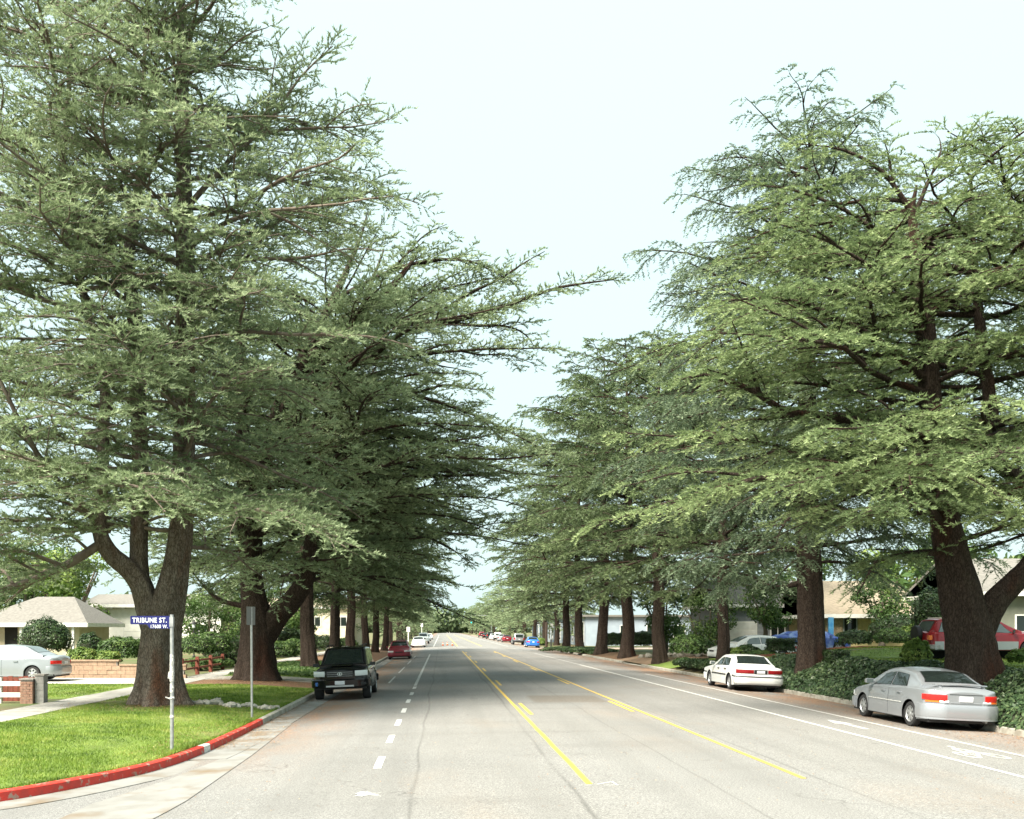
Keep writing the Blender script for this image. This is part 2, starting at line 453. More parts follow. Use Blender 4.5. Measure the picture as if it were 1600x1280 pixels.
def build_ground(name, xs_fn, ys, mat, dz=0.0):
    rows = [[(x, y, ground_z(x, y) + dz) for x in xs_fn(y)] for y in ys]
    n = len(rows[0]); V = [p for r in rows for p in r]
    Fc = [(j*n+i, j*n+i+1, (j+1)*n+i+1, (j+1)*n+i) for j in range(len(ys)-1) for i in range(n-1)]
    me = bpy.data.meshes.new(name); me.from_pydata(V, [], Fc); me.materials.append(mat); me.shade_smooth(); me.update()
    return tag(link(name, me), kind='structure')
dl = [0.13, .5, 1, 1.6, 2.4, 3.4, 5.2, 6.8, 7.9, 8.2, 9.4, 12, 16, 22, 30, 45, 80, 200]
ysl = [11.0, 11.3, 11.7, 12, 12.4, 13, 13.6, 14.4, 15.3, 16, 17, 18, 19, 20.5, 22, 24, 26, 28, 31, 34, 38, 41.5, 42.2, 46, 52, 60, 70, 80, 90, 100, XS0 - .6]
build_ground('verge_and_yards', lambda y: [kerb_left(y) - d for d in dl], ysl, M['yard'])
dr = [0.13, .5, .9, 1.3, 1.8, 2.4, 3.2, 4.5, 6, 8, 11, 15, 22, 35, 60, 200]
ysr = list(np.arange(5, 100, 3.0)) + [100, XS0 - .6]
build_ground('raised_yards', lambda y: [KR + d for d in dr], ysr, M['yard'])
for nm, s_ in (('far_verge', -1), ('far_yards', 1)):
    x0 = -4.5 if s_ < 0 else KR
    yy = [XS1 + .6, 135, 150, 180, 240, 340, 600, 900]
    V = [(x0 + s_ * d, y, -.06 + .12 * min(1, d / 3)) for y in yy for d in (.13, 1, 3, 8, 30, 250)]
    Fc = [(j*6+i, j*6+i+1, (j+1)*6+i+1, (j+1)*6+i) for j in range(len(yy)-1) for i in range(5)]
    me = bpy.data.meshes.new(nm); me.from_pydata(V, [], Fc); me.materials.append(M['yard']); me.update()
    tag(link(nm, me), kind='structure')

# ---- kerbs: a swept profile, sections between joints
def sweep(name, pts, prof, mat, parent=None, side=1):
    """prof: (offset to the right of the path, z) points; the path runs in the ground plane"""
    V, n = [], len(prof)
    P = [Vector((p[0], p[1], 0)) for p in pts]
    zz = [p[2] for p in pts]
    for i, p in enumerate(P):
        t = (P[min(i+1, len(P)-1)] - P[max(i-1, 0)]).normalized()
        r = Vector((t.y, -t.x, 0)) * side
        for o, z in prof: V.append((p.x + r.x * o, p.y + r.y * o, zz[i] + z))
    Fc = [(i*n+k, i*n+(k+1) % n, (i+1)*n+(k+1) % n, (i+1)*n+k) for i in range(len(P)-1) for k in range(n)]
    Fc += [tuple(range(n))[::-1], tuple((len(P)-1)*n+k for k in range(n))]
    m = MB(); m.add(V, Fc)
    return m.build(name, mat, parent, smooth=40)

def path_between(path, s0, s1, step=.5):
    P = [Vector(p) for p in path]; d = [0]
    for a, b_ in zip(P, P[1:]): d.append(d[-1] + (b_ - a).length)
    n = max(2, int((s1 - s0) / step) + 1)
    out = []
    for s in np.linspace(s0, s1, n):
        out.append(tuple(np.interp(s, d, [p[k] for p in P]) for k in range(3)))
    return out
# smooth the corner a little
def catmull(pts, per=6):
    P = [Vector(p) for p in pts]; P = [P[0] * 2 - P[1]] + P + [P[-1] * 2 - P[-2]]
    out = []
    for i in range(1, len(P) - 2):
        for k in range(per):
            t = k / per; a, b_, c, d = P[i-1], P[i], P[i+1], P[i+2]
            out.append(.5 * ((2*b_) + (-a + c)*t + (2*a - 5*b_ + 4*c - d)*t*t + (-a + 3*b_ - 3*c + d)*t**3))
    out.append(P[-2]); return out
kpath = [tuple(p) for p in catmull([(x, y, road_z(-4.5)) for x, y in KL[1:-1]] + [(-4.5, 103, road_z(-4.5))], 6)]
dd = [0]
for a, b_ in zip(kpath, kpath[1:]): dd.append(dd[-1] + math.dist(a, b_))
def s_at_Y(Y):
    ys_ = [p[1] for p in kpath]; return float(np.interp(Y, ys_, dd))
KPROF = [(0.0, -.06), (-.012, .135), (-.035, .15), (-.15, .152), (-.15, -.06)]
kerb = empty('kerb', kind='structure')
marks = [(0, s_at_Y(18.55), 'red_paint'), (s_at_Y(18.55), s_at_Y(18.95), 'white_paint'), (s_at_Y(18.95), s_at_Y(24.2), 'red_paint')]
for a, b_, mt in marks:
    L_ = b_ - a; n = max(1, round(L_ / 3.2))
    for i in range(n):
        p0, p1 = a + L_ * i / n, a + L_ * (i + 1) / n
        o = sweep('kerb_section', path_between(kpath, p0 + (.008 if i else 0), p1, .3), KPROF, M[mt], kerb)
        o['label'] = 'kerb section painted white' if mt == 'white_paint' else 'kerb section painted red'
Yc = 24.2
while Yc < 103:
    Y1 = min(103, Yc + 3.2)
    drv = (40.2 < Yc < 43.3) or (62 < Yc < 65)
    pr = [(0, -.06), (-.012, .02), (-.15, .07), (-.15, -.06)] if drv else KPROF
    sweep('kerb_section', [(-4.5, Yc + .012, road_z(-4.5)), (-4.5, (Yc + Y1) / 2, road_z(-4.5)), (-4.5, Y1, road_z(-4.5))], pr, M['kerb_concrete'], kerb)
    Yc = Y1
gut = empty('gutter', kind='structure')
sweep('gutter_strip', path_between(kpath, 0, s_at_Y(17.5), .3), [(.0, .009), (.0, -.05), (.55, -.05), (.55, .004)], M['gutter'], gut)
sweep('gutter_strip', path_between(kpath, s_at_Y(17.6), s_at_Y(102.5), .4), [(.0, .012), (.0, -.05), (.72, -.05), (.72, .042)], M['gutter'], gut)
kr = empty('kerb', kind='structure')
Yc = 5.0
while Yc < 103:
    Y1 = min(103, Yc + 3.2)
    drv = 43.4 < Yc < 46.2 or 62 < Yc < 66
    pr = [(0, -.06), (.012, .02), (.15, .07), (.15, -.06)] if drv else [(-o, z) for o, z in KPROF]
    o = sweep('kerb_section', [(KR, Yc + .012, road_z(KR)), (KR, Y1, road_z(KR))], pr, M['red_paint' if Y1 < 22.5 else 'kerb_concrete'], kr)
    if Y1 < 22.5: o['label'] = 'kerb section painted red'
    Yc = Y1
for x0, x1 in ((-4.65, -4.5), (KR, KR + .15)):
    box_part('kerb_section', M['kerb_concrete'], kerb if x0 < 0 else kr, x0, x1, XS1, 420, -.26, -.05)
# corner kerbs at the crossing (red on the right side)
for x0, sgn, mt, da, db in ((-4.5, -1, 'kerb_concrete', .15, 60), (KR, 1, 'red_paint', .15, 5), (KR, 1, 'kerb_concrete', 5.02, 60)):
    for yy, s2 in ((XS0 - .6, 1), (XS1 + .6, -1)):
        box_part('kerb_section', M[mt], kerb if sgn < 0 else kr, min(x0 + sgn*da, x0 + sgn*db), max(x0 + sgn*da, x0 + sgn*db), min(yy, yy + s2*.15), max(yy, yy + s2*.15), -.26, -.05)

# pale valley gutter that crosses the side street mouth in the foreground
def gsheet(name, poly, z, mat, kind='structure'):
    m = MB(); m.add([(x, y, z) for x, y in poly], [tuple(range(len(poly)))]); return tag(m.build(name, mat), kind=kind)
vy = [8.0, 10, 11.5, 12.5, 13.2, 14, 15.2, 16.5, 18, 20, 22, 24]
vin = lambda y: float(np.interp(y, [8, 11.5, 13.2, 15.2, 18, 24], [-4.9, -4.85, -4.8, -4.35, -4.0, -3.95]))
vout = lambda y: float(np.interp(y, [8, 13, 18, 24], [-3.9, -3.5, -3.55, -3.74]))
tag(grid_mesh('valley_gutter', lambda t, y: ((lambda x: (x, y, max(road_z(x), -.199) + .009))(vin(y) + (vout(y) - vin(y)) * t)), [0, .33, .66, 1], vy, M['gutter']), kind='structure')

# ---- road paint, sheets 4 mm above the asphalt
def stripe(name, X, Y0, Y1, w, mat, seg=6.0, dz=.005, parent=None):
    n = max(1, int((Y1 - Y0) / seg)); V = []
    for y in np.linspace(Y0, Y1, n + 1):
        j = .004 * math.sin(y * 1.7) + .003 * math.sin(y * 4.1)
        for x in (X - w/2 + j, X + w/2 + j): V.append((x, y, road_z(x) + dz))
    m = MB(); m.add(V, [(2*i, 2*i+1, 2*i+3, 2*i+2) for i in range(n)])
    return m.build(name, mat, parent)
paint = empty('road_markings', kind='structure')
stripe('lane_line', 2.12, 13.75, 21.4, .09, M['lime_paint'], 1.0, parent=paint)['label'] = 'freshly painted lime yellow stretch'
stripe('lane_line', 2.12, 21.42, 98, .09, M['yellow_paint'], 1.5, parent=paint)
stripe('lane_line', 5.36, 14.2, 98, .085, M['yellow_paint'], 1.5, parent=paint)
for k in range(6):
    y0 = 25.0 + 13 * k
    stripe('yellow_dash', 2.35, y0, y0 + 3.8, .10, M['yellow_paint'], 2, parent=paint)
    stripe('yellow_dash', 5.15, y0 + .8, y0 + 4.6, .10, M['yellow_paint'], 2, parent=paint)
for k in range(7):
    stripe('white_dash', -1.06, 15.7 + 3.52 * k, 17.15 + 3.52 * k, .13, M['white_paint'], .5, parent=paint)
stripe('lane_line', -1.07, 38.9, 88, .12, M['worn_white'], 2, parent=paint)
for a, b_ in ((41.4, 47.2), (51, 59.5), (64, 72), (76, 84)):
    stripe('parking_line', -2.28, a, b_, .09, M['worn_white'], 2, parent=paint)
stripe('lane_line', 8.9, 6, 62, .105, M['white_paint'], 1.5, parent=paint)
stripe('lane_line', 8.9, 62, 92, .09, M['worn_white'], 3, parent=paint)
stripe('parking_line', 10.62, 6, 50, .095, M['white_paint'], 1.5, parent=paint)
for x in (2.12, 5.36, -1.07, 8.9):
    stripe('lane_line', x, 128, 420, .12, M['worn_white'] if x in (-1.07, 8.9) else M['yellow_paint'], 20, parent=paint)
# bike lane arrow and cyclist stencil, partly worn
def flat(name, polys, X, Y, sx, sy, mat, dz=.005):
    m = MB()
    for poly in polys:
        m.add([(X + x*sx, Y + y*sy, road_z(X + x*sx) + dz) for x, y in poly], [tuple(range(len(poly)))])
    return m.build(name, mat, paint)
flat('bike_lane_arrow', [[(-.06, 0), (.06, 0), (.06, .55), (-.06, .55)], [(-.2, .55), (.2, .55), (0, 1)]], 9.75, 22.0, 1.1, 2.3, M['white_paint'])
def ring(cx, cy, r, w, n=18):
    out = []
    for i in range(n):
        a, b_ = 2*math.pi*i/n, 2*math.pi*(i+1)/n
        out.append([(cx+(r-w)*math.cos(a), cy+(r-w)*math.sin(a)), (cx+r*math.cos(a), cy+r*math.sin(a)), (cx+r*math.cos(b_), cy+r*math.sin(b_)), (cx+(r-w)*math.cos(b_), cy+(r-w)*math.sin(b_))])
    return out
def barp(x0, y0, x1, y1, w):
    d = math.hypot(x1-x0, y1-y0); nx, ny = -(y1-y0)/d*w/2, (x1-x0)/d*w/2
    return [(x0+nx, y0+ny), (x1+nx, y1+ny), (x1-nx, y1-ny), (x0-nx, y0-ny)]
# seen from the near side: handlebar end to the right, rider leaning over it
bike = ring(-.42, .22, .24, .075) + ring(.42, .22, .24, .075) + [barp(-.42, .22, -.1, .52, .07), barp(-.1, .52, .3, .5, .07), barp(-.1, .2, .3, .5, .07), barp(.42, .22, .3, .56, .07), barp(.2, .62, .38, .6, .08), barp(-.12, .6, .14, .82, .12), barp(.14, .82, .32, .62, .08), barp(-.12, .6, .02, .36, .09)] + ring(.26, .96, .085, .08, 10)
flat('cyclist_symbol', bike, 9.78, 17.0, .62, 1.8, M['worn_white'])
# surveyor's spray marks
rng = random.Random(5)
spl = []
for i in range(26):
    a = rng.uniform(0, 6.28); l = rng.uniform(.04, .22) * (1.7 if abs(math.cos(a)) > .8 else 1); w = rng.uniform(.01, .035)
    spl.append(barp(0, 0, l*math.cos(a), l*math.sin(a)*1.3, w))
spl.append([( .12*math.cos(a)*(1+.3*math.sin(5*a)), .2*math.sin(a)*(1+.3*math.cos(3*a))) for a in np.linspace(0, 6.2, 16)])
for i, p in enumerate(spl): spl[i] = [(x, y) for x, y in p]
m = MB()
for i, poly in enumerate(spl): m.add([(-1.08 + x * .8, 13.25 + y * .9, road_z(-1.08) + .004 + .00012 * i) for x, y in poly], [tuple(range(len(poly)))])
o = m.build('paint_splash', M['worn_white'], paint); o['kind'] = 'stuff'
flat('spray_mark', [barp(2.22, 13.7, 2.5, 13.95, .035), barp(2.3, 13.6, 2.52, 13.62, .03), barp(2.5, 13.62, 2.46, 13.95, .03), barp(1.95, 13.65, 2.2, 13.62, .02)], 0, 0, 1, 1, M['worn_white'])

# ---- left pavement made of separate slabs
pave = empty('sidewalk', kind='structure')
sm = MB(); sm.box(-.66, .66, -.742, .742, -.08, .0); slab0 = None
Yc = 12.5; k = 0
slab_mats = [material('slab_concrete_%s' % n, (c*1.0, c*.96, c*.88), .9, (c*.75, c*.71, c*.64), 3, 7, bump=.3, bscale=60) for n, c in (('pale', .36), ('grey', .31), ('warm', .33))]
while Yc < 100:
    if slab0 is None:
        slab0 = sm.build('paving_slab', slab_mats[0], pave)
        sls = [slab0.data]
        for mt in slab_mats[1:]:
            d_ = slab0.data.copy(); d_.materials.clear(); d_.materials.append(mt); sls.append(d_)
        o = slab0
    else:
        o = link('paving_slab', sls[rng.choice([0, 0, 1, 2])], pave)
    o.location = (-10.6, Yc + .75, .118 + rng.uniform(-.004, .006))
    Yc += 1.5
# path and aprons
def draped(name, x0, x1, y0, y1, mat, dz=.02, nx=6, ny=6, edge=.0):
    return tag(grid_mesh(name, lambda u, v: (u, v, ground_z(u, v) + dz), np.linspace(x0, x1, nx), np.linspace(y0, y1, ny), mat), kind='structure')
drive_mat = material('driveway_concrete', (0.46, 0.45, 0.41), .9, (0.38, 0.37, 0.33), 1.5, 6, bump=.2, bscale=60)
draped('driveway', -24, -11.27, 36.9, 41.2, drive_mat, .022)
draped('driveway_apron', -9.93, -4.66, 40.2, 43.3, M['concrete'], .015)
draped('driveway_apron', 13.14, 15.1, 43.4, 46.5, M['concrete'], .012, 14)
dirt = material('dirt_drive', (0.27, 0.185, 0.12), .95, (0.20, 0.13, 0.08), 2, 6, bump=.4, bscale=40)
draped('dirt_drive', 13.14, 30, 61.5, 72, dirt, .015, 12, 6)
draped('dirt_drive', 13.14, 15.6, 72, 99, M['needles'], .012, 8, 12)
# lawns: base sheets (the blades are added later)
def lawn_sheet(name, rows, mat, dz=.012):
    n = len(rows[0][1]); V = [(x, y, ground_z(x, y) + dz) for y, xs_ in rows for x in xs_]
    Fc = [(j*n+i, j*n+i+1, (j+1)*n+i+1, (j+1)*n+i) for j in range(len(rows)-1) for i in range(n-1)]
    me = bpy.data.meshes.new(name); me.from_pydata(V, [], Fc); me.materials.append(mat); me.shade_smooth(); me.update()
    return tag(link(name, me), kind='structure')
corner = [y for y in ysl if y < 27.5] + [27.6]
lawn_sheet('corner_lawn', [(y, [kerb_left(y) - .14 - t * (kerb_left(y) - .14 + 9.92) for t in np.linspace(0, 1, 9)]) for y in corner if kerb_left(y) > -9.5], M['lawn'])
lawn_sheet('verge_lawn', [(y, list(np.linspace(-4.66, -9.92, 8))) for y in np.linspace(27.7, 36.8, 6)], M['lawn'])
lawn_sheet('needle_bed', [(y, list(np.linspace(-4.66, -9.92, 8))) for y in np.linspace(36.8, 40.2, 4)], M['needles'])
lawn_sheet('verge_lawn', [(y, list(np.linspace(-4.66, -9.92, 8))) for y in np.linspace(43.3, 62, 6)], M['lawn'])
lawn_sheet('needle_bed', [(y, list(np.linspace(-4.66, -9.92, 8))) for y in np.linspace(62, 103, 9)], M['needles'])
lawn_sheet('front_lawn', [(y, list(np.linspace(-11.28, -24, 8))) for y in np.linspace(29, 36.9, 5)], M['lawn'])
lawn_sheet('front_lawn', [(y, list(np.linspace(15.2, 30, 9))) for y in np.linspace(22, 46.45, 11)], M['lawn'])
lawn_sheet('front_lawn', [(y, list(np.linspace(15.0, 30, 9))) for y in np.linspace(46.5, 60, 7)], M['lawn'])
lawn_sheet('verge_lawn', [(y, list(np.linspace(13.15, 16, 5))) for y in np.linspace(55.5, 61.4, 4)], M['lawn'])
# ================================================================ trees
def unit(a): return a / np.maximum(np.linalg.norm(a, axis=-1, keepdims=True), 1e-9)

def resample(pts, n):
    pts = np.asarray(pts, float)
    cm = np.array([tuple(p) for p in catmull([tuple(p) for p in pts[:, :3]], 8)])
    d = np.r_[0, np.cumsum(np.linalg.norm(np.diff(cm, axis=0), axis=1))]
    s = np.linspace(0, d[-1], n)
    out = np.stack([np.interp(s, d, cm[:, k]) for k in range(3)], 1)
    if pts.shape[1] > 3:
        dp = np.r_[0, np.cumsum(np.linalg.norm(np.diff(pts[:, :3], axis=0), axis=1))]; dp = dp / dp[-1]
        return np.c_[out, np.interp(np.linspace(0, 1, n), dp, pts[:, 3])]
    return out

def tubes(paths, radii, sides, rng=None, rough=0.0):
    """paths (n,k,3), radii (n,k) -> verts, quads"""
    n, k, _ = paths.shape
    t = unit(np.gradient(paths, axis=1))
    ref = np.where(np.abs(t[..., 2:3]) > .9, np.array([1., 0, 0]), np.array([0, 0, 1.]))
    u = unit(np.cross(t, ref)); v = np.cross(t, u)
    a = np.arange(sides) * 2 * np.pi / sides
    r = radii[..., None, None]
    if rough and rng is not None:
        r = r * (1 + rough * rng.normal(size=(n, k, sides, 1)))
    V = paths[:, :, None, :] + r * (np.cos(a)[None, None, :, None] * u[:, :, None, :] + np.sin(a)[None, None, :, None] * v[:, :, None, :])
    idx = np.arange(n * k * sides).reshape(n, k, sides)
    i0 = idx[:, :-1, :]; i1 = idx[:, 1:, :]
    q = np.stack([i0, np.roll(i0, -1, 2), np.roll(i1, -1, 2), i1], -1).reshape(-1, 4)
    return V.reshape(-1, 3), q

def interp_path(paths, li, s):
    """paths (n,k,3); row index li, parameter s -> point, tangent"""
    k = paths.shape[1]
    f = np.clip(s, 0, .9999) * (k - 1); i = f.astype(int); w = (f - i)[:, None]
    a, b_ = paths[li, i], paths[li, np.minimum(i + 1, k - 1)]
    return a * (1 - w) + b_ * w, unit(b_ - a)

def trunk_mesh(name, stems, mat, parent, seed=0, seg=.2):
    """stems: lists of (x,y,z,r); ridged bark, flared base on the first"""
    rng = np.random.default_rng(seed)
    VV, FF, b0 = [], [], 0
    for si, st in enumerate(stems):
        st = np.asarray(st, float)
        L_ = np.linalg.norm(np.diff(st[:, :3], axis=0), axis=1).sum()
        n = max(5, int(L_ / seg)); p = resample(st, n)
        sides = 56 if st[0, 3] > .38 else (30 if st[0, 3] > .2 else 12)
        t = unit(np.gradient(p[:, :3], axis=0))
        ref = np.array([0, 1., 0]); u = unit(np.cross(t, ref)); v = np.cross(t, u)
        a = np.arange(sides) * 2 * np.pi / sides
        ph = rng.uniform(0, 6.28, 6)
        zz = p[:, 2][:, None]
        rr = 1 + .06 * np.sin(3 * a + ph[0] + .3 * zz) + .045 * np.sin(5 * a + ph[1] - .5 * zz) + .03 * np.sin(9 * a + ph[2] + .8 * zz) + (.018 * rng.normal(size=(n, sides)) + .028 * np.sin(17 * a + ph[5] + 1.1 * np.sin(zz * 2.3)) * np.sin(zz * 3 + 4 * a) if sides > 40 else .02 * rng.normal(size=(n, sides)))
        if si == 0:
            fl = np.exp(-np.maximum(zz, 0) / .55)
            rr = rr * (1 + .42 * fl * (1 + .45 * np.sin(5 * a + ph[3]) + .25 * np.sin(8 * a + ph[4])))
        rr = rr * p[:, 3][:, None]
        V = p[:, None, :3] + rr[..., None] * (np.cos(a)[None, :, None] * u[:, None, :] + np.sin(a)[None, :, None] * v[:, None, :])
        idx = b0 + np.arange(n * sides).reshape(n, sides)
        i0, i1 = idx[:-1], idx[1:]
        VV.append(V.reshape(-1, 3)); FF.append(np.stack([i0, np.roll(i0, -1, 1), np.roll(i1, -1, 1), i1], -1).reshape(-1, 4)); b0 += n * sides
    me = np_mesh(name, np.concatenate(VV), np.concatenate(FF), [mat], smooth=True)
    return link(name, me, parent)

def conifer(root, stems, H_, prof, seed, leaf, n_limb=110, z0=3.5, hero=(), az_gain=None, droop=.25, hang=0.0, lift=(.12, .75),
            tuft=(.10, .030), dens=1.0, sec_sp=.27, ter_sp=.105, tuft_sp=.045, per=2.6, bark=None, flat=.10, twig_wood=True, carry=None, tone0=.42, keep=None, max_l3=.62, zpow=.95, fork=1.0, fluff=.16, vary=.5, cull=False):
    """stems in tree space, first = leader. prof: (z, radius). hero: extra limbs [(pts, r0)], pts (x,y,z)"""
    bark = bark or M['bark']
    rng = np.random.default_rng(seed)
    K = 11
    carry = carry or [0]
    rs = [resample(np.asarray(s, float), 60) for s in stems]
    P, R0 = [], []
    ga = rng.uniform(0, 6.28)
    zs = z0 + (H_ - z0) * (np.linspace(0, 1, n_limb) ** zpow)
    for i, z in enumerate(zs):
        cs_ = [c for c in carry if rs[c][0, 2] - .2 <= z <= rs[c][-1, 2] + .01]
        if not cs_: continue
        st = rs[cs_[i % len(cs_)]]
        j = int(np.argmin(abs(st[:, 2] - z)))
        o = st[j, :3]
        az = ga + i * 2.39996 + rng.normal() * .25
        L_ = np.interp(z, [p[0] for p in prof], [p[1] for p in prof]) * (vary + (1.1 - vary) * rng.uniform(0, 1) ** .6)
        if az_gain: L_ *= az_gain(az, z)
        L_ = max(L_, .5)
        t = (z - z0) / (H_ - z0)
        e0 = lift[0] + (lift[1] - lift[0]) * t ** 1.4 + rng.normal() * .12
        e1 = e0 - droop * (1.25 - .6 * t) + rng.normal() * .10
        s = np.linspace(0, 1, K - 1)
        el = e0 + (e1 - e0) * s ** 1.1 + .10 * np.sin(s * 9 + rng.uniform(0, 6))
        aa = az + np.cumsum(rng.normal(size=K - 1) * .13)
        st_ = L_ / (K - 1) * np.stack([np.cos(el) * np.cos(aa), np.cos(el) * np.sin(aa), np.sin(el)], 1)
        P.append(np.vstack([o, o + np.cumsum(st_, 0)])); R0.append(.018 + .0085 * L_)
    nauto = len(P)
    for pts, r0 in hero:
        P.append(resample(pts, K)); R0.append(r0)
    P = np.array(P); R0 = np.array(R0)
    # side limbs that make each bough a broad irregular mass
    Lq = np.linalg.norm(np.diff(P, axis=1), axis=2).sum(1); NP, NR = [], []
    for p, r0, L_ in zip(P, R0, Lq):
        if L_ < 2.2: continue
        for q in range(int(fork * min(3, L_ / 2.4) + rng.uniform(0, 1))):
            s_ = rng.uniform(.22, .75); f_ = s_ * (K - 1); i_ = int(f_); o = p[i_] * (1 - f_ + i_) + p[i_ + 1] * (f_ - i_)
            t_ = unit(p[i_ + 1] - p[i_]); a_ = math.atan2(t_[1], t_[0]) + rng.choice([-1, 1]) * rng.uniform(.35, .95); e_ = math.asin(max(-1, min(1, t_[2]))) + rng.normal() * .16 + .14
            l_ = L_ * (1 - s_ * .7) * rng.uniform(.38, .66); ss_ = np.linspace(0, 1, K - 1)
            el = e_ - droop * .8 * ss_ + .12 * np.sin(ss_ * 8 + rng.uniform(0, 6)); aa = a_ + np.cumsum(rng.normal(size=K - 1) * .13)
            st_ = l_ / (K - 1) * np.stack([np.cos(el) * np.cos(aa), np.cos(el) * np.sin(aa), np.sin(el)], 1)
            NP.append(np.vstack([o, o + np.cumsum(st_, 0)])); NR.append(r0 * (1 - s_ * .8) * .7)
    nauto0 = len(P); nH0, nH1 = nauto, nauto + len(hero)
    if NP: P = np.concatenate([P, np.array(NP)]); R0 = np.concatenate([R0, np.array(NR)])
    if keep is not None:
        ok = np.array([keep(p) for p in P]); ok[nauto:nauto + len(hero)] = True; ok[nauto0:] |= P[nauto0:, -1, 0] < -3; nH0 = int(ok[:nauto].sum()); nH1 = nH0 + nauto0 - nauto if False else nH0 + len(hero); P, R0 = P[ok], R0[ok]
    Lm = np.linalg.norm(np.diff(P, axis=1), axis=2).sum(1)
    sK = np.linspace(0, 1, K)
    Rr = R0[:, None] * (1 - .9 * sK) + .006
    WV, WF = [], []
    v, f = tubes(P, Rr, 5, rng, .05); WV.append(v); WF.append(f); nb = len(v)
    # secondary branches
    n2 = np.maximum(4, (Lm / sec_sp * dens).astype(int))
    hz = np.arange(len(P)); hz = (hz >= nH0) & (hz < nH1); n2 = np.where(hz, (n2 * 1.6).astype(int), n2)
    li = np.repeat(np.arange(len(P)), n2)
    k2 = np.concatenate([np.arange(n) for n in n2]); s2 = .11 + .89 * (k2 + rng.uniform(0, 1, len(k2))) / np.repeat(n2, n2)
    o2, t2 = interp_path(P, li, s2)
    if cull:            # thin out what lies well outside the frame and at the far side of the crown
        wo = o2 + np.array(root.location)[None]
        outm = (wo[:, 0] < -.46 * wo[:, 1] - 2.2) | (wo[:, 0] > .607 * wo[:, 1] + 1.8) | (wo[:, 2] > 2.2 + .656 * wo[:, 1] + 2.6)
        kp = rng.uniform(0, 1, len(li)) < np.where(outm, .22, np.where(o2[:, 1] > 2.4, .66, 1.0))
        li, k2, s2, o2, t2 = li[kp], k2[kp], s2[kp], o2[kp], t2[kp]
    side = np.where(k2 % 2 == 0, 1.0, -1.0)[:, None]
    up = np.array([0, 0, 1.0])
    h2 = unit(np.cross(t2, up))
    ang = rng.uniform(.65, 1.15, len(li))[:, None] * np.where(s2 > .93, .3, 1)[:, None]
    L2 = (np.clip(.34 * Lm[li], .5, 2.3) * (1 - s2) ** .5 + .46) * rng.uniform(.55, 1.15, len(li))
    L2 *= np.clip((s2 - .02) / .3, .45, 1)
    d2 = unit(np.cos(ang) * t2 + np.sin(ang) * side * h2 + up * (rng.normal(size=(len(li), 1)) * flat + .10))
    k = 5; ss = np.linspace(0, 1, k)
    P2 = o2[:, None] + d2[:, None] * (L2[:, None] * ss)[..., None] - up * ((L2[:, None] * (.16 + .5 * hang) * ss ** 2))[..., None] \
        + rng.normal(size=(len(li), k, 3)) * .03 * ss[None, :, None]
    if twig_wood:
        v, f = tubes(P2[:, [0, 2, 4]], ((.006 + .007 * L2)[:, None] * (1 - .8 * ss)[None])[:, [0, 2, 4]], 3); WV.append(v); WF.append(f + nb); nb += len(v)
    limb_tone = rng.normal(size=len(P)) * .11
    sec_tone = limb_tone[li] + rng.normal(size=len(li)) * .09
    # twigs
    n3 = np.maximum(2, (L2 / ter_sp * dens).astype(int))
    l3i = np.repeat(np.arange(len(li)), n3)
    k3 = np.concatenate([np.arange(n) for n in n3]); s3 = (k3 + rng.uniform(.2, 1, len(k3))) / np.repeat(n3, n3); s3 = np.clip(s3, 0, 1)
    o3, t3 = interp_path(P2, l3i, s3)
    sd3 = np.where(k3 % 2 == 0, 1.0, -1.0)[:, None]
    h3 = unit(np.cross(t3, up))
    an3 = rng.uniform(.5, 1.1, len(l3i))[:, None]
    d3 = unit(np.cos(an3) * t3 + np.sin(an3) * sd3 * h3 + up * (rng.normal(size=(len(l3i), 1)) * fluff + .06 + .3 * (fluff - .16) - hang))
    L3 = (.20 + (max_l3 - .2) * rng.uniform(0, 1, len(l3i)) ** 1.3) * (1 - .35 * s3)
    if hang: L3 = L3 * (1 + hang * .9)
    # needle tufts along every twig
    n4 = np.maximum(3, (L3 / tuft_sp * per).astype(int))
    i4 = np.repeat(np.arange(len(l3i)), n4)
    k4 = np.concatenate([np.arange(n) for n in n4]); s4 = (k4 + rng.uniform(0, 1, len(k4))) / np.repeat(n4, n4)
    q = o3[i4] + d3[i4] * (L3[i4] * s4)[:, None] - up * ((.12 + hang * .8) * L3[i4] * s4 ** 2)[:, None]
    rnd = rng.normal(size=q.shape); rnd[:, 2] = np.abs(rnd[:, 2]) * .9 + .1 - .6 * hang
    dd4 = unit(d3[i4] * 1.15 + unit(rnd) * 1.0)
    w = unit(np.cross(dd4, rng.normal(size=q.shape)))
    ln = (tuft[0] * rng.uniform(.6, 1.25, len(q)))[:, None]; wd = (tuft[1] * rng.uniform(.6, 1.3, len(q)))[:, None]
    V3 = np.stack([q - w * wd * .5, q + w * wd * .5, q + dd4 * ln], 1).reshape(-1, 3)
    F3 = np.arange(len(V3)).reshape(-1, 3)
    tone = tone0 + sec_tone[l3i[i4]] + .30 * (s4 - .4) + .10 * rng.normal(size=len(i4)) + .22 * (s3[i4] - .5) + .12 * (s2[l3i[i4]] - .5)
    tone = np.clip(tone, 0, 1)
    wood = np_mesh('branches', np.concatenate(WV), np.concatenate(WF), [M['branch'] if bark is M['bark'] else M['bark_dark']], smooth=True)
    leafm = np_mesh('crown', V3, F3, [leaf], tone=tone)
    link('branches', wood, root)
    link('crown', leafm, root)
    return len(F3)

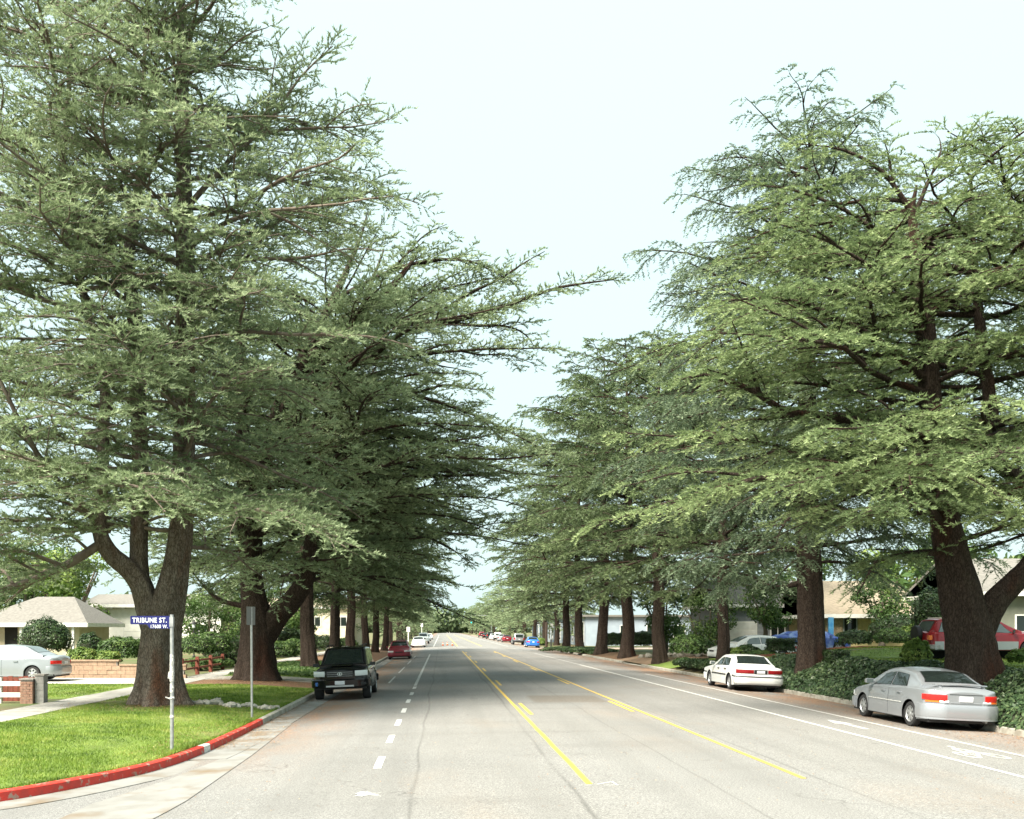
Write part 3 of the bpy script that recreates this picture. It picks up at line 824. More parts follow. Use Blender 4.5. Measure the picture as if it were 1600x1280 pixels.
def rel(pts, base, Y=None):
    """photo pixels (x, y[, depth offset]) at the tree's distance -> tree space"""
    out = []
    for p in pts:
        w = px(p[0], p[1], base[1])
        out.append((w[0] - base[0], p[2] if len(p) > 2 else 0.0, w[2] - base[2]))
    return out
def stem_r(pts, base, radii):
    q = rel(pts, base)
    return [(*p, r) for p, r in zip(q, radii)]

ntri = {}
# --- tree beside the street sign: three stems from one bole
b = (*px(247, 1100, 27)[:2], ground_z(px(247, 1100, 27)[0], 27) - .05)
T = empty('cedar_tree', b, label='huge triple-stemmed grey-green cedar behind the blue street name sign', cat='tree', group='cedars lining the left verge')
st = [stem_r([(249, 1112), (249, 1040), (252, 985), (265, 930), (275, 880), (284, 800), (289, 600), (291, 420), (287, 250), (284, 60), (283, -60), (284, -180)], b,
             [.64, .57, .52, .42, .34, .31, .28, .25, .2, .13, .07, .02]),
      stem_r([(244, 990), (232, 945), (219, 905), (217, 850), (220, 740), (214, 600), (208, 480), (196, 430), (206, 365), (222, 250), (225, 120), (230, -20)], b, [.38, .36, .26, .23, .22, .22, .2, .17, .13, .1, .06, .02]),
      stem_r([(236, 955), (214, 900, -.2), (182, 868, -.4), (166, 830, -.5), (172, 760, -.6), (176, 690, -.7), (178, 600, -.8), (150, 480, -.9), (120, 330, -1), (130, 150, -1), (125, 10, -1)], b, [.30, .27, .24, .2, .17, .15, .13, .11, .09, .06, .02])]
trunk_mesh('trunk', st, M['bark'], T, 1)
hero = [(rel([(168, 850, -.4), (120, 890, -1.0), (60, 920, -1.6), (0, 935, -2.0), (-70, 945, -2.4)], b), .13),
        (rel([(120, 888, -1.0), (80, 870, -2.0), (40, 880, -2.8), (0, 900, -3.4), (-30, 915, -3.8)], b), .06),
        (rel([(165, 835, -.4), (110, 820, -1.4), (50, 835, -2.4), (0, 860, -3.0)], b), .07),
        (rel([(140, 870, -.7), (110, 880, .3), (60, 880, 1.2), (10, 890, 2.0), (-40, 900, 2.6)], b), .06),
        (rel([(165, 820, -.5), (120, 790, -1.6), (60, 800, -3.0), (10, 830, -4.0), (-20, 850, -4.4)], b), .06),
        (rel([(172, 790, -.5), (130, 770, 1), (70, 790, 2), (10, 820, 3)], b), .06),
        (rel([(100, 905, -1.2), (70, 880, -2.2), (50, 862, -3.0), (20, 850, -3.6)], b), .04),
        (rel([(150, 862, -.6), (140, 840, -1.8), (120, 840, -2.8), (90, 860, -3.8)], b), .04),
        (rel([(60, 918, -1.6), (40, 900, -1.2), (10, 890, -.6), (-20, 890, 0)], b), .05),
        (rel([(196, 430), (150, 380, -1), (100, 330, -2), (50, 300, -2.6)], b), .12),
        (rel([(288, 790), (350, 790, -1.5), (430, 815, -2.8), (500, 840, -3.4), (560, 872, -3.6)], b), .09),
        (rel([(285, 720), (340, 660, -1.5), (400, 625, -2.5), (455, 620, -3)], b), .08),
        (rel([(285, 640), (276, 622, -1.4), (264, 618, -2.8), (255, 636, -4.6)], b), .06),
        (rel([(286, 560), (301, 542, -1.4), (321, 538, -2.8), (336, 556, -4.2)], b), .06),
        (rel([(288, 500), (270, 482, -1.4), (246, 478, -2.8), (228, 496, -4.6)], b), .06),
        (rel([(288, 430), (297, 412, -1.4), (309, 408, -2.8), (318, 426, -4.4)], b), .06),
        (rel([(288, 370), (276, 352, -1.4), (260, 348, -2.8), (248, 366, -4.2)], b), .06),
        (rel([(287, 310), (300, 292, -1.4), (318, 288, -2.8), (332, 306, -4.2)], b), .06),
        (rel([(286, 250), (278, 232, -1.4), (268, 228, -2.8), (261, 246, -3.8)], b), .06),
        (rel([(285, 190), (297, 172, -1.4), (313, 168, -2.8), (325, 186, -3.6)], b), .06),
        (rel([(284, 130), (273, 112, -1.4), (259, 108, -2.8), (249, 126, -3.4)], b), .06),
        (rel([(284, 80), (293, 62, -1.4), (305, 58, -2.8), (314, 76, -3.0)], b), .06),
        (rel([(215, 640), (197, 622, -1.4), (173, 618, -2.8), (155, 636, -4.6)], b), .06),
        (rel([(212, 560), (215, 542, -1.4), (219, 538, -2.8), (222, 556, -4.4)], b), .06),
        (rel([(200, 440), (182, 422, -1.4), (158, 418, -2.8), (140, 436, -4.2)], b), .06),
        (rel([(215, 300), (200, 282, -1.4), (180, 278, -2.8), (165, 296, -4.0)], b), .06),
        (rel([(222, 180), (216, 162, -1.4), (208, 158, -2.8), (202, 176, -3.6)], b), .06),
        (rel([(150, 480), (138, 462, -1.4), (122, 458, -2.8), (110, 476, -4.4)], b), .06),
        (rel([(120, 330), (111, 312, -1.4), (99, 308, -2.8), (90, 326, -4.0)], b), .06),
        (rel([(220, 760), (200, 770, -2), (150, 760, -4), (60, 730, -5)], b), .09),
        (rel([(288, 330), (350, 260, 0), (420, 190, 0), (470, 120, 0), (520, 72, 0)], b), .09),
        (rel([(288, 420), (400, 350, .5), (500, 300, .5), (590, 296, .6)], b), .10),
        (rel([(170, 830), (120, 740, -2.5), (60, 560, -4), (30, 500, -4.5)], b), .10)]
st_az = lambda az, z: 1.0
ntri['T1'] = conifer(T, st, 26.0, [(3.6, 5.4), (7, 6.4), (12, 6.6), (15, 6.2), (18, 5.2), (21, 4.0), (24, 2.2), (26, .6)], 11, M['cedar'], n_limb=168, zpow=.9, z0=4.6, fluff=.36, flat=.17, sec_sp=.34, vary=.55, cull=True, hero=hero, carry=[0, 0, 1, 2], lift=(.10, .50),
        droop=.30, tuft=(.105, .033), dens=.90, tone0=.50, ter_sp=.098, per=2.7, keep=lambda p: not (p[-1, 2] < 3.0) and not (p[-1, 0] > 2.2 and p[-1, 1] < -4.8))

# --- second cedar, its heavy limb reaching over the roadway
b = (*px(402, 1063, 40)[:2], ground_z(px(402, 1063, 40)[0], 40) - .05)
T = empty('cedar_tree', b, label='wide forked cedar behind the bare sign pole with heavy limbs reaching over the roadway', cat='tree', group='cedars lining the left verge')
st = [stem_r([(402, 1072), (402, 1020), (403, 975), (396, 930), (392, 880), (402, 760), (425, 680), (442, 625), (470, 570), (520, 470), (560, 380), (575, 330)], b, [.70, .68, .64, .50, .42, .36, .33, .30, .27, .16, .07, .02]),
      stem_r([(410, 995), (432, 962), (458, 935), (480, 895), (488, 840), (500, 740), (520, 640), (560, 500), (600, 390)], b, [.5, .46, .40, .36, .3, .24, .2, .12, .03]),
      stem_r([(398, 940), (385, 860), (380, 700), (375, 520), (372, 420), (380, 330)], b, [.36, .32, .28, .22, .14, .03]),
      stem_r([(470, 572), (505, 540), (545, 508), (575, 478), (615, 445), (650, 400)], b, [.30, .32, .26, .2, .15, .05])]
trunk_mesh('trunk', st, M['bark_dark'], T, 2)
hero = [(rel([(540, 512), (600, 505), (700, 503), (790, 478), (870, 450), (960, 437)], b), .19),
        (rel([(478, 565), (600, 560), (720, 548), (800, 545), (872, 544)], b), .12),
        (rel([(392, 950), (345, 938), (318, 915), (290, 880)], b), .13),
        (rel([(450, 610), (560, 610, -1), (680, 640, -1.5), (770, 680, -2), (850, 722, -2)], b), .13),
        (rel([(488, 800), (570, 760, -3), (680, 740, -4), (760, 745, -4), (860, 735, -4)], b), .13),
        (rel([(495, 760), (560, 700, -2), (660, 690, -3.5), (760, 700, -4)], b), .1),
        (rel([(490, 830), (560, 800, -2), (640, 790, -3), (720, 790, -3.4)], b), .1),
        (rel([(520, 470), (620, 420, 0), (720, 405, 0), (800, 440, 0)], b), .1),
        (rel([(575, 478), (680, 455, 0), (760, 430, .5), (800, 425, .6)], b), .09)]
g2 = lambda az, z: 1.0 + .42 * max(0, math.cos(az)) - .15 * max(0, -math.cos(az))
ntri['T2'] = conifer(T, st, 15.6, [(4, 7.0), (7, 8.2), (11, 8.0), (13, 6.6), (14.8, 4.4), (16, 2.5)], 12, M['cedar'], n_limb=118, zpow=.95, z0=4.6, fluff=.32, flat=.16, sec_sp=.38, cull=True, hero=hero, carry=[0, 1, 2], az_gain=g2, lift=(.10, .42),
        droop=.30, tuft=(.135, .046), dens=.86, tuft_sp=.056, per=2.4, bark=M['bark_dark'], tone0=.42)

# --- big leaning cedar on the right
b = (*px(1518, 1050, 26)[:2], 0); b = (b[0], b[1], ground_z(b[0], 26) - .1)
T = empty('cedar_tree', b, label='thick leaning forked trunk in front of the red off-roader, broad yellow-green cedar', cat='tree', group='cedars lining the right verge')
st = [stem_r([(1524, 1090), (1514, 1000), (1500, 930), (1487, 870), (1473, 790), (1461, 700), (1454, 610), (1448, 520), (1438, 430), (1425, 340), (1432, 290)], b, [.66, .58, .52, .42, .34, .30, .27, .23, .18, .1, .03]),
      stem_r([(1528, 990), (1550, 945), (1578, 915), (1610, 880), (1640, 820), (1650, 700), (1640, 560), (1600, 400), (1590, 310)], b, [.36, .32, .28, .25, .22, .19, .15, .09, .03]),
      stem_r([(1640, 760), (1590, 745), (1556, 715), (1548, 640), (1530, 500), (1520, 380), (1515, 300)], b, [.24, .22, .2, .17, .13, .08, .02])]
trunk_mesh('trunk', st, M['bark_dark'], T, 3)
hero = [(rel([(1462, 700), (1400, 688, -.3), (1340, 664, -.4), (1280, 655, -.5), (1215, 650, -.6), (1150, 615, -.8), (1080, 600, -1), (1040, 610, -1)], b), .20),
        (rel([(1484, 865), (1420, 866, -.5), (1350, 880, -.8), (1330, 905, -1), (1312, 930, -1.1)], b), .11),
        (rel([(1470, 790), (1380, 748, -1), (1290, 745, -1.6), (1150, 765, -2), (1020, 800, -2.2), (905, 838, -2.3)], b), .13),
        (rel([(1472, 800), (1380, 770, -2), (1250, 770, -3.5), (1130, 800, -4.4)], b), .10),
        (rel([(1475, 800), (1540, 780, -2.5), (1600, 790, -4)], b), .10),
        (rel([(1468, 760), (1400, 790, -2.2), (1360, 830, -3.2)], b), .09),
        (rel([(1455, 600), (1330, 540, -1), (1200, 500, -1.6), (1090, 510, -2)], b), .12),
        (rel([(1450, 560), (1380, 480, -1), (1260, 430, -2), (1180, 400, -2)], b), .10),
        (rel([(1440, 430), (1340, 340, 0), (1250, 300, 0), (1190, 290, 0)], b), .09),
        (rel([(1430, 340), (1380, 270, 0), (1320, 235, 0), (1250, 225, 0)], b), .08),
        (rel([(1590, 340), (1560, 270, 0), (1530, 235, 0), (1480, 205, 0)], b), .06),
        (rel([(1432, 330), (1470, 250, 0), (1540, 215, 0), (1610, 200, 0)], b), .06)]
gR = lambda az, z: 1.0 + .22 * max(0, -math.cos(az))
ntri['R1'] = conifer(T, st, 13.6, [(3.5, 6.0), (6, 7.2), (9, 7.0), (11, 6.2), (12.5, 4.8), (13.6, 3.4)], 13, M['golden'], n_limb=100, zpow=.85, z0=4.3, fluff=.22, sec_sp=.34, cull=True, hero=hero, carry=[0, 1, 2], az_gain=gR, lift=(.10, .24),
        droop=.30, tuft=(.102, .032), dens=.90, per=2.9, ter_sp=.11, hang=.12, bark=M['bark_dark'], tone0=.52, flat=.10, keep=lambda p: not (p[-1, 2] < 2.2))

# --- tall blue deodar
def deodar_stem(H_, r, lean=0.0, seed=0):
    rg = np.random.default_rng(seed)
    z = np.array([-.1, .8, 2, 4, H_ * .35, H_ * .55, H_ * .75, H_ * .9, H_])
    w = np.r_[0, np.cumsum(rg.normal(size=8) * .08)]
    rr = np.array([1.05, .98, .93, .86, .72, .52, .3, .12, .03]) * r
    return [[(lean * zz / H_ + a, .6 * a2, zz, q) for zz, a, a2, q in zip(z, w, w[::-1] - w[-1], rr)]]
b = (*px(1266, 1025, 37.7)[:2], 0); b = (b[0], b[1], ground_z(b[0], 37.7) - .1)
T = empty('cedar_tree', b, label='tallest blue-green weeping cedar behind the square-cut hedge', cat='tree', group='cedars lining the right verge')
st = [stem_r([(1268, 1062), (1267, 1000), (1266, 940), (1263, 850), (1262, 700), (1262, 560), (1258, 420), (1258, 300), (1268, 220), (1272, 190)], b, [.50, .48, .46, .42, .36, .3, .24, .15, .07, .02])]
trunk_mesh('trunk', st, M['bark_dark'], T, 4)
hero = [(rel([(1255, 910), (1210, 918, 0), (1170, 900, 0), (1130, 890, 0)], b), .12),
        (rel([(1265, 880), (1300, 880, -.6), (1340, 895, -1.2), (1385, 925, -1.6)], b), .07), (rel([(1260, 870), (1220, 885, -1), (1180, 915, -1.8)], b), .07),
        (rel([(1265, 850), (1310, 850, .6), (1360, 870, 1.2), (1410, 900, 1.8)], b), .07), (rel([(1262, 860), (1200, 862, .5), (1160, 890, 1), (1140, 930, 1.2)], b), .07)]
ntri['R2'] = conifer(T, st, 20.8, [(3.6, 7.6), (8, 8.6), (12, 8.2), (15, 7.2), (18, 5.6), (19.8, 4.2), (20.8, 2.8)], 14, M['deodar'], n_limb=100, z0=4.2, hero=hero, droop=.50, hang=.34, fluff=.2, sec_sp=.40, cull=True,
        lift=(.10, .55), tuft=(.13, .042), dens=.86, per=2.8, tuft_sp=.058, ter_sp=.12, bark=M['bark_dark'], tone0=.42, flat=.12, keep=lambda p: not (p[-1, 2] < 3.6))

# --- the kinds that stand further along: four models, each copied with its parts
def model(name, kind, seed, H_, prof, leaf, r, label, **k):
    T = empty('cedar_tree', (0, 0, 0), label=label, cat='tree')
    s_ = deodar_stem(H_, r, seed=seed)
    trunk_mesh('trunk', s_, M['bark_dark'], T, seed)
    ntri[name] = conifer(T, s_, H_, prof, seed, leaf, bark=M['bark_dark'], **k)
    return T
def copy_tree(T, parent=None):
    o = T.copy(); COL.objects.link(o); o.parent = parent
    for c in T.children: copy_tree(c, o)
    return o
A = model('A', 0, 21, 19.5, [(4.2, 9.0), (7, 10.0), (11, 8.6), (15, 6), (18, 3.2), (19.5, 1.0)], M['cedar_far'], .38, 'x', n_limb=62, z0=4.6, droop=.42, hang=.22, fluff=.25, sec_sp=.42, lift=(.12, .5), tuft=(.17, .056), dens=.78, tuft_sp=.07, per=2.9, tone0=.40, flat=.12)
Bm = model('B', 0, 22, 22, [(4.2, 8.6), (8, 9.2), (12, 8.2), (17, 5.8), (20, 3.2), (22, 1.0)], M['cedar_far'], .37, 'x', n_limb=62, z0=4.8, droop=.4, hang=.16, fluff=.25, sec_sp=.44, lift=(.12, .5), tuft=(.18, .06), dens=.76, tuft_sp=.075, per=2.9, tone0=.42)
Cm = model('C', 0, 23, 15, [(3.0, 7.6), (6, 7.8), (9, 6.4), (12, 4.2), (15, 1.0)], M['cedar'], .36, 'x', n_limb=46, z0=3.2, droop=.35, hang=.1, fluff=.25, sec_sp=.5, lift=(.08, .5), tuft=(.34, .13), dens=.6, tuft_sp=.14, per=2, tone0=.40, twig_wood=False)
used = set()
def plant(Mo, X, Y, s, rz, label, group, z=None, lean=0.0, s2=None):
    if Mo.name in used: T = copy_tree(Mo)
    else: T = Mo; used.add(Mo.name)
    T.location = (X, Y, (ground_z(X, Y) if z is None else z) - .05)
    T.rotation_euler = (0, lean, rz); T.scale = (s, s, s2 or s)
    T['label'] = label; T['group'] = group
    return T
GL, GR = 'cedars lining the left verge', 'cedars lining the right verge'
tr = [(A, 484, 52.5, 1.05, 1.9, 'cedar with mottled leaning trunk directly left of the black off-roader', .03), (Bm, 519, 62, .92, 2.4, 'dark cedar trunk rising just behind the black off-roader', .0),
      (A, 548, 73, .95, 4.0, 'slim very dark cedar trunk showing right above the black off-roader roof', .0), (Bm, 573, 84, .86, .7, 'brown cedar trunk third before the crossing on the left verge', .0),
      (A, 586, 92, .85, 5.3, 'cedar next to last before the crossing on the left verge', .0), (Bm, 600, 100, .82, 3.1, 'last cedar before the crossing on the left verge beside the maroon car', .0)]
for Mo, x, Y, s, rz, lab, ln in tr: plant(Mo, (x - VX) * Y / F, Y, s, rz, lab, GL, lean=ln)
tr = [(Bm, 1128, 49, .82, 1.2, 'dark weeping cedar directly behind the white saloon car'), (A, 1032, 61.5, 1.06, 2.2, 'cedar on the small bright grass patch beside the dirt drive'),
      (A, 980, 73.5, 1.24, .4, 'cedar before the pale boulders, fifth from the right'), (Bm, 938, 85, 1.24, 3.3, 'cedar in front of the dark garden screen on the right verge'),
      (Bm, 907, 96.5, 1.1, 5.1, 'next to last right-hand cedar before the crossing'), (A, 884, 103, 1.02, .9, 'last right-hand cedar before the crossing beside the thin black post')]
for Mo, x, Y, s, rz, lab in tr: plant(Mo, (x - VX) * Y / F, min(Y, 102), s, rz, lab, GR)
ordn = ['first', 'second', 'third', 'fourth', 'fifth', 'sixth', 'seventh', 'eighth', 'ninth', 'tenth', 'eleventh', 'twelfth', 'thirteenth', 'fourteenth', 'fifteenth', 'sixteenth']
rt = random.Random(3)
Y = 128
for i in range(14):
    Mo = Cm
    plant(Mo, -7.2 + rt.uniform(-.3, .3), Y, rt.uniform(.72, .92), rt.uniform(0, 6.28), ordn[i] + ' pale hazy cedar beyond the crossing along the left verge', 'far cedars beyond the crossing on the left', z=.02)
    plant(Mo, 15.6 + rt.uniform(-.3, .3), Y + 3, rt.uniform(.80, 1.0), rt.uniform(0, 6.28), ordn[i] + ' pale hazy cedar beyond the crossing along the right verge', 'far cedars beyond the crossing on the right', z=.02)
    Y += 12 + i * 3.2

# --- broadleaf garden trees and background greenery
def leaf_cloud(rng, centres, radii, n, size, flatn=.0):
    """leaf quads through and over ellipsoidal clumps"""
    c = np.asarray(centres, float); r = np.asarray(radii, float)
    w = (r[:, 0] * r[:, 1] * r[:, 2]) ** (2/3); i = rng.choice(len(c), n, p=w / w.sum())
    d = unit(rng.normal(size=(n, 3))); rad = rng.uniform(.45, 1.05, (n, 1)) ** .6
    p = c[i] + d * r[i] * rad
    nrm = unit(d + rng.normal(size=(n, 3)) * .7 + np.array([0, 0, .5])); t = unit(np.cross(nrm, rng.normal(size=(n, 3)))); u = np.cross(nrm, t)
    s = (size * rng.uniform(.6, 1.3, n))[:, None]
    V = np.stack([p - t * s, p - u * s * .5, p + t * s, p + u * s * .5], 1).reshape(-1, 3)
    tone = .38 + .24 * rng.normal(size=len(c))[i] * .5 + .16 * rng.normal(size=n) + .22 * d[:, 2]  # upper side of each clump paler: light from above put into the tone
    return V, np.arange(n * 4).reshape(-1, 4), np.clip(tone, 0, 1)

def broadleaf(loc, H_, W_, seed, leaf, label, n=5000, size=.12, trunk_h=1.6, name='garden_tree', group=None, multi=False):
    rng = np.random.default_rng(seed)
    T = empty(name, loc, label=label, cat='tree', group=group)
    stems_ = [[(0, 0, -.1, .03 * H_), (.05, 0, trunk_h * .6, .024 * H_), (0, .1, trunk_h, .02 * H_), (.1, 0, H_ * .7, .008 * H_)]]
    for k in range(5 if not multi else 8):
        a = rng.uniform(0, 6.28); q = W_ * .36
        z0 = trunk_h * (.75 if not multi else .1)
        stems_.append([(0, 0, z0, .014 * H_), (q*.45*math.cos(a), q*.45*math.sin(a), z0 + H_*.2, .011 * H_), (q*math.cos(a), q*math.sin(a), H_*.68, .005 * H_)])
    trunk_mesh('trunk', stems_, M['branch'], T, seed, seg=.3)
    nc = 16
    th = rng.uniform(0, 6.28, nc); rr = rng.uniform(.1, .38, nc) * W_; zz = rng.uniform(trunk_h * .9 / H_, .86, nc) * H_
    rr *= np.sqrt(np.clip(1 - ((zz / H_ - .55) / .5) ** 2, .15, 1))
    c = np.stack([rr * np.cos(th), rr * np.sin(th), zz], 1); r = np.stack([W_ * rng.uniform(.14, .24, nc)] * 2 + [H_ * rng.uniform(.09, .15, nc)], 1)
    V, Fq, tone = leaf_cloud(rng, c, r, n, size)
    link('crown', np_mesh('crown', V, Fq, [leaf], tone=tone), T)
    return T

def bush(loc, size, seed, leaf, label, n=2500, ls=.05, name='bush', cat='bush', group=None, shape='round', stems=True, blotch=.2):
    """shrub: leaves laid over a lumpy closed twig mass"""
    rng = np.random.default_rng(seed)
    T = empty(name, loc, label=label, cat=cat, group=group)
    sx, sy, sz = size
    def rad(d):
        l = 1 + .07 * np.sin(3 * d[:, 0] * 3 + seed) + .06 * np.sin(4 * d[:, 1] * 2.5 + seed * 2) + .05 * np.sin(7 * d[:, 2] + seed)
        if shape == 'box':
            m_ = np.max(np.abs(d), axis=1); return l * (.62 / m_) ** .92 * 1.35
        return l
    d = unit(rng.normal(size=(n, 3))); d[:, 2] = np.where(d[:, 2] < -.45, -d[:, 2], d[:, 2])
    lump = rad(d)
    depth = 1 - np.abs(rng.normal(size=n)) * .05 + (rng.uniform(size=n) < .12) * rng.uniform(0, .09, n)
    S = np.array([sx / 2, sy / 2, sz / 2])
    p = d * S * (lump * depth)[:, None]; p[:, 2] += sz / 2
    p[:, 2] = np.maximum(p[:, 2], .03)
    nrm = unit(d + rng.normal(size=(n, 3)) * .55 + np.array([0, 0, .35])); t = unit(np.cross(nrm, rng.normal(size=(n, 3)))); u = np.cross(nrm, t)
    s = (ls * rng.uniform(.6, 1.35, n))[:, None]
    V = np.stack([p - t * s, p - u * s * .55, p + t * s, p + u * s * .55], 1).reshape(-1, 3)
    tone = np.clip(.40 + blotch * np.sin(p[:, 0] * 4 + seed) * np.cos(p[:, 2] * 5 + p[:, 1] * 3) + .18 * rng.normal(size=n), 0, 1)
    link('foliage', np_mesh('foliage', V, np.arange(n * 4).reshape(-1, 4), [leaf], tone=tone), T)
    # inner twig mass
    us, vs2 = np.meshgrid(np.linspace(0, 2 * np.pi, 17)[:-1], np.linspace(.02, np.pi * .62, 9))
    dd_ = np.stack([np.cos(us) * np.sin(vs2), np.sin(us) * np.sin(vs2), np.cos(vs2)], -1).reshape(-1, 3)
    cp = dd_ * S * (rad(dd_) * .86)[:, None]; cp[:, 2] += sz / 2; cp[:, 2] = np.maximum(cp[:, 2], 0)
    idx = np.arange(9 * 16).reshape(9, 16); q4 = np.stack([idx[:-1], np.roll(idx[:-1], -1, 1), np.roll(idx[1:], -1, 1), idx[1:]], -1).reshape(-1, 4)
    link('twigs', np_mesh('twigs', cp, q4, [M['twig']], smooth=True), T)
    return T
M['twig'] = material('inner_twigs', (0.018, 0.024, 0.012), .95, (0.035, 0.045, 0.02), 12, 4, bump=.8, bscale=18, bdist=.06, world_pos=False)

def leaf_strip(name, xs_, ys_, hfn, n, leaf, seed, ls, kind='stuff', label=None, lift=1.0):
    rng = np.random.default_rng(seed)
    X = rng.uniform(xs_[0], xs_[1], n); Yv = rng.uniform(ys_[0], ys_[1], n)
    z = np.array([hfn(a, b_) for a, b_ in zip(X, Yv)])
    e = .05
    gx = np.array([hfn(a + e, b_) - hfn(a - e, b_) for a, b_ in zip(X, Yv)]) / (2 * e)
    p = np.stack([X, Yv, z + rng.uniform(-.03, .07, n) * lift], 1)
    nrm = unit(np.stack([-gx, np.zeros(n) - .15, np.ones(n)], 1) + rng.normal(size=(n, 3)) * .55)
    t = unit(np.cross(nrm, rng.normal(size=(n, 3)))); u = np.cross(nrm, t); s = (ls * rng.uniform(.55, 1.3, n))[:, None]
    V = np.stack([p - t * s, p - u * s * .62, p + t * s, p + u * s * .62], 1).reshape(-1, 3)
    tone = np.clip(.46 + .16 * np.sin(X * 2.3) * np.sin(Yv * 1.1) + .22 * rng.normal(size=n), 0, 1)
    o = link(name, np_mesh(name, V, np.arange(n * 4).reshape(-1, 4), [leaf], tone=tone))
    return tag(o, label, None, kind=kind)

def grass(name, region, n, hgt, seed, wid=.007, mat=None, tone0=.45, parent=None):
    """blades of grass over a region: function of two uniform arrays -> X, Y"""
    rng = np.random.default_rng(seed)
    X, Yv = region(rng, n)
    z = np.array([ground_z(a, b_) for a, b_ in zip(X, Yv)])
    h = hgt * rng.uniform(.5, 1.2, len(X)) * (1 + .5 * np.sin(X * 1.9 + 1) * np.sin(Yv * 1.3)) ; a = rng.uniform(0, 6.28, len(X))
    base = np.stack([X, Yv, z + .008], 1); w = np.stack([np.cos(a), np.sin(a), np.zeros_like(a)], 1) * (wid * rng.uniform(.7, 1.4, len(X)))[:, None]
    tip = base + np.stack([rng.normal(size=len(X)) * .5 * h, rng.normal(size=len(X)) * .5 * h, h], 1)
    V = np.stack([base - w, base + w, tip], 1).reshape(-1, 3)
    tn = np.array([mnoise.noise(Vector((x * .55, y * .55, 3.1))) for x, y in zip(X, Yv)])
    tn2 = np.array([mnoise.noise(Vector((x * 2.2, y * 2.2, 7.1))) for x, y in zip(X, Yv)])
    tone = np.clip(tone0 + .62 * tn + .45 * tn2 + .14 * rng.normal(size=len(X)), 0, 1)
    o = link(name, np_mesh(name, V, np.arange(len(V)).reshape(-1, 3), [mat or M['blade']], tone=tone), parent)
    return tag(o, kind='stuff')
# ================================================================ vehicles
def lathe(prof, n=28, axis='y'):
    """prof: (offset along the axle, radius)"""
    V, Fc = [], []
    for y, r in prof:
        for k in range(n):
            a = 2 * math.pi * k / n
            V.append((r * math.cos(a), y, r * math.sin(a)))
    for i in range(len(prof) - 1):
        for k in range(n): Fc.append((i*n+k, i*n+(k+1) % n, (i+1)*n+(k+1) % n, (i+1)*n+k))
    Fc.append(tuple(range(n))[::-1]); Fc.append(tuple((len(prof)-1)*n+k for k in range(n)))
    return V, Fc

def wheel(parent, x, y, r, w, spokes, out, rim_mat=None, rim_r=.66):
    """out = +1 / -1: the side the rim faces"""
    hub = empty('wheel', (x, y, r)); hub.parent = parent
    m = MB(); m.add(*lathe([(-w/2, r*rim_r*.9), (-w/2, r*.93), (-w/2+.02, r*.985), (-w/2+.05, r), (w/2-.05, r), (w/2-.02, r*.985), (w/2, r*.93), (w/2, r*rim_r), (w/2-.03, r*rim_r*.97)]))
    m.build('tyre', M['rubber'], hub, smooth=40, rot=(0, 0, 0 if out > 0 else math.pi))
    m = MB(); rr = r * rim_r
    m.add(*lathe([(w/2-.045, rr*.99), (w/2-.012, rr*1.0), (w/2-.002, rr*.93), (w/2-.03, rr*.86), (w/2-.045, rr*.84)]))
    for k in range(spokes):
        a = 2 * math.pi * (k + .5) / spokes; hw = .36 * 2 * math.pi * rr * .5 / spokes
        ca, sa = math.cos(a), math.sin(a)
        q = []
        for rad, ww, yy in ((rr*.12, hw*.75, w/2-.012), (rr*.9, hw*1.15, w/2-.02)):
            for sg in (-1, 1):
                for d in (0, -.03): q.append((ca*rad - sa*ww*sg, yy + d, sa*rad + ca*ww*sg))
        m.add(q, [(0, 2, 6, 4), (1, 5, 7, 3), (0, 4, 5, 1), (2, 3, 7, 6), (4, 6, 7, 5)])
    m.add(*lathe([(w/2-.04, rr*.27), (w/2-.008, rr*.24), (w/2+.002, rr*.15), (w/2+.003, .01)], 14))
    m.build('rim', rim_mat or M['rim'], hub, smooth=35, rot=(0, 0, 0 if out > 0 else math.pi))
    return hub

